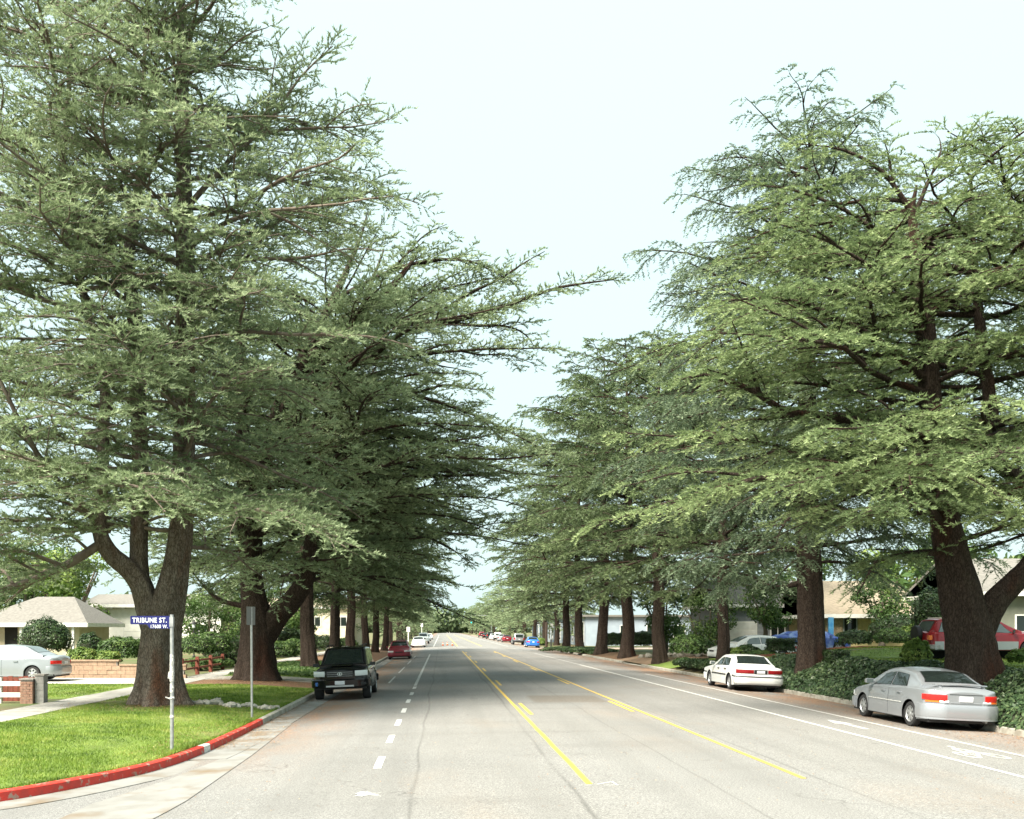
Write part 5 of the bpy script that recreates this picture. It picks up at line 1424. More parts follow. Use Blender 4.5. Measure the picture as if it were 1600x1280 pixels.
M['sign_blue'] = material('blue_enamel', (0.010, 0.012, 0.105), .35)
M['sign_white'] = material('white_lettering', (0.72, 0.73, 0.76), .5)
M['red_door'] = material('red_door', (0.32, 0.03, 0.025), .5)

def window(parent, x, z, w, h, y, frame=None, nx=2, nz=1, face=-1):
    """window in a wall that faces the camera (-y)"""
    fr = frame or M['fascia_white']; m = MB(); t = .07
    y0, y1 = y - .06, y + .02
    m.box(x, x+w, y0, y1, z, z+t); m.box(x, x+w, y0, y1, z+h-t, z+h); m.box(x, x+t, y0, y1, z+t, z+h-t); m.box(x+w-t, x+w, y0, y1, z+t, z+h-t)
    for i in range(1, nx): m.box(x+w*i/nx-.02, x+w*i/nx+.02, y0+.01, y1, z+t, z+h-t)
    for i in range(1, nz): m.box(x+t, x+w-t, y0+.012, y1, z+h*i/nz-.018, z+h*i/nz+.018)
    f = m.build('window', fr, parent)
    for i in range(nx):
        a = x + w*i/nx + (.02 if i else t); b_ = x + w*(i+1)/nx - (.02 if i < nx-1 else t)
        box_part('pane', M['glass'], f, a, b_, y-.025, y-.018, z+t, z+h-t)
    return f

def gable_roof(m, X0, X1, Y0, Y1, ze, zr, ov=.5, th=.16, axis='x', hipL=0, hipR=0):
    """two slopes with thickness; hip insets shorten the ridge"""
    x0, x1, y0, y1 = X0-ov, X1+ov, Y0-ov, Y1+ov
    if axis == 'x':
        ym = (y0+y1)/2; top = [(x0, y0, ze), (x1, y0, ze), (x1, y1, ze), (x0, y1, ze), (x0+hipL, ym, zr), (x1-hipR, ym, zr)]
    else:
        xm = (x0+x1)/2; top = [(x1, y0, ze), (x1, y1, ze), (x0, y1, ze), (x0, y0, ze), (xm, y0+hipL, zr), (xm, y1-hipR, zr)]
    V = top + [(a, b_, c - th) for a, b_, c in top]
    m.add(V, [(0, 1, 5, 4), (2, 3, 4, 5), (3, 0, 4), (1, 2, 5), (0+6, 4+6, 5+6, 1+6), (2+6, 5+6, 4+6, 3+6), (3+6, 4+6, 0+6), (1+6, 5+6, 2+6),
              (0, 6, 7, 1), (1, 7, 8, 2), (2, 8, 9, 3), (3, 9, 6, 0)])

def house(name, label, X0, X1, Y0, Y1, z0, ze, zr, wall, roof, axis='x', hipL=0, hipR=0, ov=.55, gable=True, cat='house'):
    """walls, roof, fascia; returns the root (its origin at the front left corner)"""
    T = empty(name, (X0, Y0, z0), label=label, cat=cat)
    w, d, he, hr = X1-X0, Y1-Y0, ze-z0, zr-z0
    m = MB(); m.box(0, w, 0, d, -.6, he)
    if gable:
        if axis == 'x' and not hipL: m.prism([(0, he), (d, he), (d/2, he + (hr-he)*d/(d+2*ov))], 0, .01, .2); m.prism([(0, he), (d, he), (d/2, he + (hr-he)*d/(d+2*ov))], 0, w-.2, w-.01)
        if axis == 'y' and not hipL: m.prism([(0, he), (w, he), (w/2, he + (hr-he)*w/(w+2*ov))], 1, .01, .2)
    m.build('wall', wall, T)
    m = MB(); gable_roof(m, 0, w, 0, d, he-.05, hr, ov, .16, axis, hipL, hipR); r = m.build('roof', roof, T)
    m = MB()
    m.box(-ov, w+ov, -ov-.03, -ov, he-.26, he-.03)
    m.box(-ov-.03, -ov, -ov, d+ov, he-.26, he-.03); m.box(w+ov, w+ov+.03, -ov, d+ov, he-.26, he-.03)
    m.build('fascia', M['fascia_white'], r)
    return T

# -- left house with hipped roof
Yh = 56.0
X0h, X1h = (-30 - VX) * Yh / F, (124 - VX) * Yh / F
zg = ground_z(-20, Yh) + .05
T = house('bungalow', 'low pale bungalow with a hipped grey roof and porch behind the round bush', X0h, X1h, Yh, Yh + 5, zg, 2.62, 4.2, M['stucco_cream'], M['roof_grey'], hipL=3.0, hipR=2.0, ov=.75, gable=False)
w_ = X1h - X0h
# dutch gable vent, porch shade painted on the wall, posts, windows, door
m = MB(); gx = w_ - 2.3
m.prism([(gx-.85, 0), (gx+.85, 0), (gx, .55)], 1, 1.1, 3.4)
v = m.build('roof_gable', M['roof_grey'], T); v.location = (0, 0, 2.95 - zg)
box_part('vent', M['fascia_white'], v, gx-.35, gx+.35, 1.04, 1.09, .08, .26)
m = MB(); m.box(1.4, w_-3.6, -.012, -.004, .05, 2.0); m.build('porch_shade', M['painted_shade'], T)  # flat dark panel in place of the shade inside the porch
for xx in (1.2, 2.6, 5.6): box_part('porch_post', M['fascia_white'], T, xx-.07, xx+.07, -.62, -.48, 0, 1.86)
box_part('door', M['red_door'], T, .25, 1.0, -.03, -.01, .05, 2.0)
window(T, w_-1.7, .55, 1.1, 1.15, 0, nx=2)
box_part('white_pilaster', M['fascia_white'], T, w_-3.45, w_-2.6, -.02, .0, 0, 2.0)
# -- taller white house behind it
Yh = 71.0
X0h, X1h = (138 - VX) * Yh / F, (345 - VX) * Yh / F
zg = ground_z(-22, Yh)
T = house('stucco_house', 'taller cream-white house with white rafter tails and a brick chimney', X0h, X1h, Yh, Yh + 7, zg, 4.1, 4.95, M['stucco_white'], M['roof_grey'], ov=.5)
for k in range(12):
    xx = .1 + k * .85; box_part('rafter_tail', M['fascia_white'], T, xx, xx+.12, -.46, .0, 4.1-zg-.36, 4.1-zg-.22)
m = MB(); m.box(2.6, 3.3, 3.2, 3.8, 4.1-zg, 5.55-zg); ch = m.build('chimney', M['brick'], T); box_part('chimney_pot', M['block_grey'], ch, 2.78, 3.12, 3.35, 3.65, 5.56-zg, 5.75-zg)
gd = box_part('garage_door', M['fascia_white'], T, 2.6, 4.4, -.03, -.005, .1, 1.9)
for k in range(4): box_part('door_panel', M['stucco_white'], gd, 2.66, 4.34, -.05, -.031, .16+.44*k, .54+.44*k)
window(T, .7, 2.1, .9, .9, 0); window(T, 5.3, 1.0, 1.2, 1.0, 0); window(T, 7.6, 1.0, 1.2, 1.0, 0)
box_part('shutter', M['red_door'], T, .1, .42, -.04, -.005, .7, 1.6)
# -- cream building at the far corner of the crossing
zg = 0.0
T = house('corner_building', 'cream rendered building with a brick plinth at the far left corner of the crossing', -30, -11.6, 125.6, 140, zg, 5.2, 6.6, M['stucco_cream'], M['roof_tan'], ov=.4)
box_part('plinth', M['brick'], T, -.03, 18.43, -.05, 0, 0, .95)
for xx in (1.2, 5.0, 8.8, 12.6, 16.0): window(T, xx, 2.6, 1.6, 1.3, 0, nx=2)
# -- bluish hall beyond the crossing on the right, tall window slots along its flank
T = empty('long_hall', (19.0, 126.5, 0), label='long bluish-white hall with tall dark window slots beyond the crossing', cat='building')
m = MB(); m.box(0, 17, 0, 75, -.5, 3.9); m.build('wall', M['bluish_wall'], T)
m = MB(); m.box(-.4, 17.4, -.4, 75.4, 3.9, 4.15); m.build('roof', M['roof_grey'], T)
for k in range(14):
    yy = 1.5 + k * 5.0
    f_ = box_part('window', M['fascia_white'], T, -.05, 0, yy, yy+1.9, .5, 3.3); box_part('pane', M['glass'], f_, -.062, -.052, yy+.12, yy+1.78, .62, 3.18)
sg_ = box_part('wall_sign', M['red_door'], T, 1.7, 2.7, -.05, 0, 1.7, 2.1)
for xx in (4.5, 8, 11.5): window(T, xx, 1.2, 1.6, 1.6, 0)
# -- grey house behind the white car
Yh = 63.0
zg = ground_z(21, Yh)
T = house('grey_house', 'grey sided house with a white framed window behind the bright white saloon', (1128 - VX) * Yh / F, (1262 - VX) * Yh / F, Yh, Yh + 8, zg, 3.9, 5.6, M['siding_grey'], M['roof_grey'], ov=.5)
m = MB()
for k in range(9): m.box(0, 5.6, -.02, -.001, .05 + k * .27, .26 + k * .27)
o = m.build('siding', M['siding_grey'], T); o['kind'] = 'stuff'
window(T, 3.15, .95, 1.0, 1.2, -.02, nx=2); gdo = box_part('garage_door', M['stucco_white'], T, .3, 2.3, -.05, -.021, 0, 2.1)
for k in range(4): box_part('door_panel', M['fascia_white'], gdo, .36, 2.24, -.07, -.051, .06+.5*k, .5+.5*k)
# -- yellow board and batten house
Yh = 57.0
X0h, X1h = (1290 - VX) * Yh / F, (1432 - VX) * Yh / F
zg = ground_z(25, Yh) + .1
T = house('yellow_house', 'yellow board house with pale tan roof and stone chimney wall behind the bright lawn', X0h, X1h, Yh, Yh + 8, zg, 3.15, 5.3, M['board_yellow'], M['roof_tan'], ov=.5)
for k in range(16): box_part('batten', M['board_yellow'], T, 1.95 + k*.22, 1.99 + k*.22, -.035, 0, .6, 3.15-zg-.25)
box_part('stone_panel', M['stone_wall'], T, -.05, .95, -.12, 0, 0, 3.1-zg)
window(T, 1.02, .75, .85, 1.25, 0, frame=M['siding_grey'], nx=1)
for k in range(3): box_part('low_board', M['board_yellow'], T, 1.9, 5.35, -.06, 0, .02+.2*k, .19+.2*k)
b_ = box_part('upright_board', material('blue_board', (0.05, 0.25, 0.50), .6, (0.12, 0.36, 0.55), 5, 4), None, 0, .28, 0, .12, 0, 1.9)
b_.location = ((1295 - VX) * 55 / F, 55, ground_z(22.5, 55)); tag(b_, 'tall narrow blue board standing before the yellow house stone wall', 'board')
# -- olive house at the right edge
Yh = 50.0
zg = ground_z(29, Yh)
T = house('olive_house', 'dark olive house with a white window at the right edge behind the red off-roader', (1545 - VX) * Yh / F, (1720 - VX) * Yh / F, Yh, Yh + 8, zg, 4.2, 6.2, M['olive'], M['roof_grey'], ov=.5)
window(T, 1.35, .85, 1.1, .95, 0, nx=2); box_part('corner_post', M['fascia_white'], T, -.02, .05, -.02, .05, 0, 4.2-zg-.3)
m = MB(); m.box(-1.2, -.05, -.02, .3, 0, 2.6); m.build('porch_shade', M['painted_shade'], T)  # solid dark block, porch shade put into its colour

# ---- tan block retaining wall in the left garden
RW = empty('retaining_wall', (-16.6, 41.3, .1), label='tan block retaining wall behind the left driveway', cat='wall')
bm_ = MB(); bm_.box(.006, .394, 0, .25, .006, .186); bk = None
for c in range(4):
    for i in range(14):
        if c >= 3 and i > 6: continue
        if bk is None: bk = bm_.build('block', M['tan_block'], RW); o = bk
        else: o = link('block', bk.data, RW)
        o.location = (i * .4 - (.2 if c % 2 else 0), rng.uniform(-.012, .012), c * .19 - .02)
box_part('coping', M['tan_block'], RW, -.22, 2.72, -.04, .30, .74, .80); box_part('coping', M['tan_block'], RW, 2.73, 5.6, -.04, .30, .55, .61)
m = MB(); m.box(-.15, 2.65, .02, .24, -.1, .735); m.box(2.65, 5.5, .02, .24, -.1, .545); m.build('mortar', M['mortar'], RW)

# ---- brick pillar, block pillar and white rails beside the pavement
def masonry_pillar(name, label, x0, x1, Y, z0, z1, bw, bh, mat, core, d=.4):
    T = empty(name, (x0, Y, z0), label=label, cat='pillar')
    m = MB(); m.box(.012, x1-x0-.012, .012, d-.012, -.1, z1-z0-.02); m.build('mortar', core, T)
    m = MB(); n = max(1, round((x1-x0)/bw)); k = int((z1-z0)/bh)
    for c in range(k):
        off = .5 if c % 2 and n > 1 else 0
        for i in range(n + (1 if off else 0)):
            a = max(0, (i-off)/n)*(x1-x0); b_ = min(1, (i+1-off)/n)*(x1-x0)
            if b_ - a < .02: continue
            j = rng.uniform(-.006, .006)
            m.box(a+.006, b_-.006, j, d-j, c*bh+.006, (c+1)*bh-.004)
    o = m.build('brick', mat, T); o['kind'] = 'stuff'
    box_part('cap', core, T, -.02, x1-x0+.02, -.02, d+.02, z1-z0-.01, z1-z0+.035)
    return T
Yp = 27.2
gx = lambda x: (x - VX) * Yp / F
masonry_pillar('brick_pillar', 'small weathered red brick pillar where the white rails end', gx(31), gx(51), Yp, .08, .78, .19, .072, M['pale_brick'], M['mortar'])
masonry_pillar('block_pillar', 'plain grey concrete block pillar against the red brick one', gx(52), gx(66), Yp + .1, .08, .90, .3, .2, M['block_grey'], M['mortar'], .3)
RF = empty('rail_fence', (gx(-60), Yp + .1, .08), label='white two-rail fence running into the brick pillar', cat='fence')
for z in (.20, .52): box_part('rail', M['fascia_white'], RF, 0, gx(31) - gx(-60), 0, .05, z, z + .13)
for x in (0.05, .95): box_part('post', M['fascia_white'], RF, x, x + .1, .05, .14, -.1, .75)
PF = empty('plank_fence', (gx(-70), Yp + 1.0, .08), label='low red plank fence behind the white rails', cat='fence')
for k in range(14): box_part('plank', M['red_wood'], PF, k*.15, k*.15+.135, 0, .03, 0, .74 + .02*math.sin(k*2.1))
for z in (.2, .6): box_part('rail', M['red_wood'], PF, 0, 2.1, .03, .07, z, z+.07)

# ---- red-stained post fence along the pavement
FF_ = empty('post_fence', (-11.45, 42.3, .1), label='red-brown post and rail fence along the left pavement', cat='fence')
ys_ = [0, 2.7, 5.3, 7.9]
for y in ys_:
    m = MB(); m.box(-.08, .08, y-.08, y+.08, -.1, .80); m.prism([(-.08, .80), (.08, .80), (.04, .84), (-.04, .84)], 1, y-.08, y+.08); m.build('post', M['red_wood'], FF_)
for a, b2 in zip(ys_, ys_[1:]):
    for z in (.28, .62): box_part('rail', M['red_wood'], FF_, -.03, .03, a+.08, b2-.08, z, z+.09)

# ---- rocks edging the lawn
rk = 0
def rock_mesh(seed, mat):
    rg = np.random.default_rng(seed)
    us, vs2 = np.meshgrid(np.linspace(0, 2*np.pi, 9)[:-1], np.linspace(.12, np.pi-.12, 6))
    d = np.stack([np.cos(us)*np.sin(vs2), np.sin(us)*np.sin(vs2), np.cos(vs2)], -1).reshape(-1, 3)
    d = d * (1 + rg.normal(size=(len(d), 1)) * .12)
    idx = np.arange(48).reshape(6, 8); q = np.stack([idx[:-1], np.roll(idx[:-1], -1, 1), np.roll(idx[1:], -1, 1), idx[1:]], -1).reshape(-1, 4)
    me = bpy.data.meshes.new('rock'); me.from_pydata([tuple(p) for p in d], [], [tuple(f) for f in q] + [tuple(range(8)), tuple(range(40, 48))[::-1]]); me.materials.append(mat)
    me.shade_smooth(); me.set_sharp_from_angle(angle=R_(40)); me.update(); return me
rms = [rock_mesh(s_, M['rock']) for s_ in range(5)]
xs_r = [272, 281, 289, 300, 306, 312, 322, 328, 337, 346, 352, 361, 371, 380, 389, 397, 406, 414, 423, 432]
for i, x in enumerate(xs_r):
    Yr = 27.6 + .25 * math.sin(i) - .02 * i; X = (x - VX) * Yr / F; s_ = [.12, .09, .15, .10, .08, .14][i % 6] * rng.uniform(.85, 1.15)
    o = link('rock', rms[i % 5], None, (X, Yr, ground_z(X, Yr) + s_ * .35), (0, 0, rng.uniform(0, 6.28)), (s_ * 1.25, s_, s_ * .75))
    tag(o, 'pale stone, %s from the cedar trunk in the row edging the corner lawn' % (ordn + ['seventeenth', 'eighteenth', 'nineteenth', 'twentieth'])[i], 'rock', 'stones edging the corner lawn')
for i, (x, y, Y, s_) in enumerate([(1077, 1009, 66, .62), (1100, 1010, 67, .42), (1060, 1013, 65, .34), (1118, 1009, 68, .36), (1046, 1014, 66, .25), (1030, 1017, 68, .24), (1014, 1016, 69, .26), (1002, 1018, 70, .2), (1092, 1016, 64, .26)]):
    X = (x - VX) * Y / F
    o = link('boulder', rms[(i + 2) % 5], None, (X, Y, ground_z(X, Y) + s_ * .4), (0, 0, i * 1.3), (s_ * 1.2, s_, s_ * .8))
    tag(o, ['largest rounded pale boulder in the right garden', 'second largest boulder, behind the largest one', 'squat boulder left of the largest one', 'boulder nearest the weeping tree trunk', 'small boulder left of the squat one', 'small boulder beside the grass patch cedar', 'low boulder between two right cedars', 'smallest boulder at the end of the row', 'small boulder in front of the largest one'][i], 'boulder', 'boulders of the right rockery')

# ---- street name sign
Ys = 17.8
Xs = (268.5 - VX) * Ys / F; zs0 = ground_z(Xs, Ys)
S_ = empty('street_name_sign', (Xs, Ys, zs0), label='blue street name sign on a grey pole in the corner lawn', cat='sign')
m = MB(); m.tube([(0, 0, -.1), (.004, 0, 1.2), (0, 0, 2.48 - zs0)], .034, 14); m.build('pole', M['steel'], S_, smooth=40)
m = MB(); zt = 2.455 - zs0
m.prism([(-.765, zt - .01), (-.755, zt), (-.03, zt), (-.03, zt - .235), (-.40, zt - .235), (-.46, zt - .155), (-.755, zt - .155), (-.765, zt - .145)], 1, -.012, .012)
bl = m.build('sign_blade', M['sign_blue'], S_)
m = MB(); m.box(-.035, .035, -.045, .045, zt - .2, zt - .02); m.build('bracket', M['steel'], S_)
def lettering(body, x, z, size, parent, y=-.0155, sx=1.0, off=.0, mat=None, align='LEFT'):
    cu = bpy.data.curves.new('lettering', 'FONT'); cu.body = body; cu.size = size; cu.extrude = .0012; cu.offset = off; cu.align_x = align
    cu.space_character = 1.10; cu.materials.append(mat or M['sign_white'])
    o = bpy.data.objects.new('lettering', cu); COL.objects.link(o); o.parent = parent; o.location = (x, y, z); o.rotation_euler = (R_(90), 0, 0); o.scale = (sx, 1, 1)
    dgx = bpy.context.evaluated_depsgraph_get(); me = bpy.data.meshes.new_from_object(o.evaluated_get(dgx)); n_ = o.name
    bpy.data.objects.remove(o); q = link('lettering', me, parent, (x, y, z), (R_(90), 0, 0), (sx, 1, 1)); return q
lettering('TRIBUNE ST.', -.728, zt - .122, .126, bl, sx=.84, off=.0018)
lettering('17600 W.', -.40, zt - .226, .092, bl, sx=.82, off=.0008)
m = MB()
for z, h, r in ((1.58, .22, .0375), (1.30, .34, .039), (1.1, .16, .037), (.98, .03, .045), (.62, .05, .038)):
    m.tube([(0, 0, z), (.004, -.002, z + h * .5), (0, 0, z + h)], [r, r + .003, r - .001], 10)
m.prism([(-.12, 1.0), (-.03, .97), (-.03, .995), (-.12, 1.02)], 1, -.01, .0)
m.prism([(-.075, 1.36), (-.03, 1.34), (-.03, 1.5), (-.06, 1.48)], 1, -.01, .0)
m.build('torn_sticker', material('peeling_paper', (0.62, 0.60, 0.55), .9, (0.30, 0.30, 0.29), 30, 5, lo=.42, hi=.55), S_)
# ---- parking sign pole seen from behind
Yq = 24.6; Xq = (392.5 - VX) * Yq / F; zq = ground_z(Xq, Yq)
S2 = empty('sign_pole', (Xq, Yq, zq), label='bare steel pole with a narrow grey sign turned edgeways', cat='sign')
m = MB(); m.tube([(.02, 0, -.1), (0, 0, 2.78 - zq)], .03, 12); m.build('pole', M['steel'], S2, smooth=40)
m = MB(); m.box(-.16, .16, -.004, .004, 2.32 - zq, 2.79 - zq)
o = m.build('sign_plate', material('sign_back', (0.16, 0.165, 0.16), .5, metal=.4), S2); o.rotation_euler = (0, 0, R_(60)); o.location = (0, -.04, 0)
# ---- garden lantern
Yl = 54; Xl = (303 - VX) * Yl / F; zl = ground_z(Xl, Yl)
S3 = empty('garden_lamp', (Xl, Yl, zl), label='black garden lamp post with white lantern behind the red fence', cat='lamp post')
m = MB(); m.tube([(0, 0, 0), (0, 0, .2), (0, 0, .25), (0, 0, 1.75)], [.09, .08, .04, .035], 10); m.build('pole', M['black'], S3)
m = MB(); m.tube([(0, 0, 1.75), (0, 0, 1.80), (0, 0, 2.0)], [.05, .09, .11], 8); m.build('lantern_glass', M['clear_lamp'], S3)
m = MB(); m.tube([(0, 0, 2.0), (0, 0, 2.04), (0, 0, 2.16), (0, 0, 2.22)], [.15, .14, .05, .01], 8); m.build('lantern_cap', M['black'], S3)

# ---- things at and beyond the crossing
m = MB(); m.tube([(0, 0, -.1), (0, 0, 3.2)], .17, 12); o = m.build('wooden_post', M['bark_dark'], None, loc=(13.45, 123.2, -.05)); tag(o, 'thick black post at the far right corner of the crossing', 'post')
m = MB(); m.tube([(0, 0, -.1), (0, 0, 1.0), (0, 0, 1.05)], [.09, .09, .04], 12); o = m.build('bollard', M['black'], None, loc=(14.0, 122.8, -.05)); tag(o, 'short dark bollard next to the thick black post', 'bollard')
for i, (x, Y, hgt, lab) in enumerate([(638, 124, 2.6, 'thin white sign pole at the far left corner of the crossing'), (659, 170, 3.4, 'thin white pole behind the white saloon past the crossing'), (862, 150, 3.2, 'thin grey sign pole beyond the crossing near the black post')]):
    X = (x - VX) * Y / F
    S4 = empty('sign_pole', (X, Y, -.05), label=lab, cat='sign')
    m = MB(); m.tube([(0, 0, -.1), (0, 0, hgt)], .06, 8); m.build('pole', M['fascia_white'], S4)
    box_part('sign_plate', M['fascia_white'], S4, -.22, .22, -.08, -.06, hgt - .65, hgt)
SG = empty('traffic_signal', (13.6, 262, -.05), label='traffic signal on a long arm showing green over the far roadway', cat='traffic signal')
m = MB(); m.tube([(0, 0, 0), (0, 0, 5.6), (-1.5, 0, 6.1), (-5.0, 0, 6.2)], [.14, .11, .08, .06], 8); m.build('mast', M['steel'], SG, smooth=40)
hd = box_part('signal_head', M['black'], SG, -5.75, -5.25, -.25, .1, 3.95, 5.3); box_part('hanger', M['steel'], SG, -5.54, -5.46, -.08, 0, 5.3, 6.25)
gm = bpy.data.materials.new('green_signal'); gm.use_nodes = True; b_ = gm.node_tree.nodes['Principled BSDF']; b_.inputs['Base Color'].default_value = (.02, .4, .3, 1); b_.inputs['Emission Color'].default_value = (.05, .9, .65, 1); b_.inputs['Emission Strength'].default_value = .6
for z, mt in ((4.2, gm), (4.62, M['black']), (5.04, M['dark_red_lamp'])):
    m = MB(); m.tube([(-5.5, -.25, z), (-5.5, -.29, z)], .17, 12); m.build('lens', mt, hd)
cone_m = material('orange_cone', (0.70, 0.14, 0.03), .6)
for i, (x, Y) in enumerate(((692, 134), (699, 136), (707, 133))):
    X = (x - VX) * Y / F; C_ = empty('traffic_cone', (X, Y, road_z(X)), label=['left cone of three', 'middle cone of three', 'right cone of three'][i] + ' standing mid-road past the crossing', cat='cone', group='traffic cones past the crossing')
    m = MB(); m.tube([(0, 0, .04), (0, 0, .5)], [.13, .03], 10); m.build('cone', cone_m, C_); box_part('base', M['black'], C_, -.16, .16, -.16, .16, 0, .04)
    m = MB(); m.tube([(0, 0, .24), (0, 0, .34)], [.09, .07], 10); m.build('reflective_band', M['fascia_white'], C_)

# ---- hedges, shrubs and garden plants
def at(x, Y): return (x - VX) * Y / F
def shrub(x, Y, w, d, h, seed, leaf, label, n=2200, ls=.06, dz=0.0, **k):
    X = at(x, Y); return bush((X, Y, ground_z(X, Y) + dz), (w, d, h), seed, leaf, label, n, ls, **k)
L_ = M['lime_leaf']; G_ = M['shrub']; D_ = M['hedge']
shrub(71, 46, 2.35, 2.2, 2.15, 1, D_, 'large round clipped dark bush behind the left silver saloon', 5200, .05)
shrub(128, 43.2, 1.4, 1.0, .85, 2, L_, 'lime yellow shrub at the end of the tan block wall', 1800, .055)
shrub(165, 43.6, 1.5, 1.0, .70, 3, L_, 'yellow-green perennial clump behind the tan block wall', 1500, .06)
shrub(188, 45.5, 2.1, 1.5, 1.35, 4, G_, 'loose green shrub mass behind the tan block wall', 2600, .06)
shrub(214, 46.5, 1.5, 1.4, 1.25, 5, G_, 'upright green shrub left of the triple-stemmed trunk', 1700, .055)
shrub(140, 50, 1.3, 1.0, 1.5, 6, D_, 'dark climbing shrub against the bungalow wall', 1400, .06)
for i, (x, Y, w, h, lf) in enumerate([(300, 52, 2.6, 1.35, G_), (330, 53, 2.6, 1.5, G_), (356, 55, 2.4, 1.6, D_), (312, 49, 1.6, .7, G_), (340, 50.5, 1.6, .65, G_), (372, 58, 2.0, 1.5, G_)]):
    shrub(x, Y, w, 1.6, h, 20 + i, lf, ['broad loose shrub right of the triple-stemmed trunk', 'grey-green shrub behind the red post fence', 'tall dark shrub behind the last red fence post', 'low ground shrub between the first red fence posts', 'low ground shrub by the last red fence posts', 'shrub directly left of the forked cedar'][i], 2200, .06)
for i, (x, Y, w, h, lf) in enumerate([(436, 62, 2.6, 1.3, G_), (463, 64, 2.4, 1.5, G_), (452, 74, 2.0, 2.2, D_), (476, 78, 2.0, 2.2, D_), (505, 82, 3.4, 1.6, D_), (537, 98, 3.0, 1.2, G_)]):
    shrub(x, Y, w, 1.8, h, 40 + i, lf, ['bright shrub right of the forked cedar', 'second bright shrub left of the mottled trunk', 'dark rounded bush before the cream corner building', 'dark bush behind the mottled leaning trunk', 'dark hedge between the third and fourth left trunks', 'green shrub between the far left trunks'][i], 1800, .08)
# right side
shrub(1220, 48, 1.45, 1.2, .92, 60, D_, 'square clipped dark hedge block in front of the white saloon on the drive', 2600, .045, shape='box')
shrub(1307, 36.5, .95, .9, .62, 61, D_, 'small square-cut dark hedge block beside the weeping cedar trunk', 1800, .04, shape='box')
for i, (x, Y, w, h, lf) in enumerate([(1150, 49, 1.1, .65, L_), (1168, 49, 1.2, .7, D_), (1190, 48, 1.6, .35, G_), (1310, 54, .5, .9, L_), (1335, 52, 1.9, 1.1, D_), (1385, 52, 1.9, 1.75, D_), (1405, 51.5, 2.0, 1.9, D_), (1395, 49.5, 1.9, 1.05, G_),
        (1425, 50, 1.6, 1.2, L_), (1432, 31, .9, .95, L_), (1395, 29.5, 1.2, .65, G_), (1375, 30.5, 1.0, .5, G_), (1578, 44, 1.4, 1.0, G_), (1598, 32, 1.0, .6, L_)]):
    shrub(x, Y, w, w * .8, h, 62 + i, lf, ['small lime shrub left of the drive', 'small dark shrub behind the white boxy saloon', 'low plants along the brick edging', 'little standard shrub before the blue board', 'spiky dark plant under the yellow house window',
        'tall clipped shrub at the yellow house corner', 'broad rounded shrub right of the yellow boards', 'mid green shrub under the tall clipped one', 'yellowing shrub left of the tall conifer bush', 'airy lime bush behind the silver saloon roof', 'arching grass-like shrub on top of the ivy bank',
        'small tuft shrub on the ivy bank above the silver saloon', 'rounded shrub beneath the olive house window', 'yellow-green plant beside the red off-roader wheel'][i], 1700, .055)
shrub(1458, 47, 2.0, 1.8, 3.0, 80, D_, 'tall dark conifer-like bush left of the red off-roader', 3600, .06, shape='round')
shrub(1075, 60, 2.4, 1.8, 1.6, 81, G_, 'light green shrub behind the boulders', 2200, .07)
shrub(1098, 60, 1.6, 1.4, 1.3, 82, D_, 'dark shrub left of the weeping tree trunk', 1500, .07)
shrub(1005, 90, 3.6, 2.0, 1.9, 83, D_, 'dark hedge behind the boulders near the screen', 2400, .09, shape='box')
shrub(960, 93, 2.2, .9, 1.8, 84, D_, 'near-black clipped garden screen before the bluish hall', 2000, .07, shape='box')
for i, (x, Y, w) in enumerate([(885, 96, 5.0), (915, 90, 4.0)]): shrub(x, Y, w, 3.0, .6, 85 + i, D_, ['low spreading dark shrub by the last right cedars', 'low dark shrub mass around the screen cedar foot'][i], 1800, .09)
for i in range(5):
    Yc = 47.6 + i * 1.75; bush((13.8, Yc, ground_z(13.8, Yc) - .05), (1.3, 1.95, .62), 90 + i, D_, '%s rounded section of the low kerbside hedge beyond the apron' % ordn[i], 1500, .05, group='low kerbside hedge sections', name='hedge', cat='hedge')
shrub(770 + 96, 150, 0.1, .1, .1, 99, L_, 'x', 10, .01) if False else None
o = bush((14.2, 141, 0), (1.6, 16, 1.0), 98, L_, 'bright lime clipped hedge behind the blue car', 2600, .14, name='hedge', cat='hedge')

# ---- ivy bank between the right kerb and the lawn
def ivy_h(X, Y):
    d = X - KR - .15
    b_ = .30 * smooth((d + .12) / .35) * smooth((47.0 - Y) / 1.0) * (1 - smooth((d - 1.9) / .9))
    b_ *= 1 + .22 * math.sin(Y * 1.3) * math.cos(X * 2.1) + .12 * math.sin(Y * 3.7 + X * 2)
    if 43.2 < Y < 46.7: b_ *= 0
    return ground_z(X, Y) + b_ * (1.15 if Y < 23 else .85)
o = tag(grid_mesh('ivy_mat', lambda u, v: (u, v, ivy_h(u, v) - .05), np.linspace(KR + .04, KR + 3.1, 26), np.linspace(14, 43.1, 90), M['twig']), kind='stuff')
leaf_strip('ivy', (KR + .02, KR + 2.9), (15.5, 31), ivy_h, 21000, M['ivy'], 5, .058)
leaf_strip('ivy', (KR + .02, KR + 2.9), (31, 43.1), ivy_h, 14000, M['ivy'], 6, .062)
leaf_strip('ground_cover', (-9.8, -5.0), (44, 61), lambda x, y: ground_z(x, y) + .06, 14000, G_, 7, .075)
leaf_strip('ground_cover', (13.3, 16.5), (86, 101), lambda x, y: ground_z(x, y) + .12, 5000, D_, 8, .11)

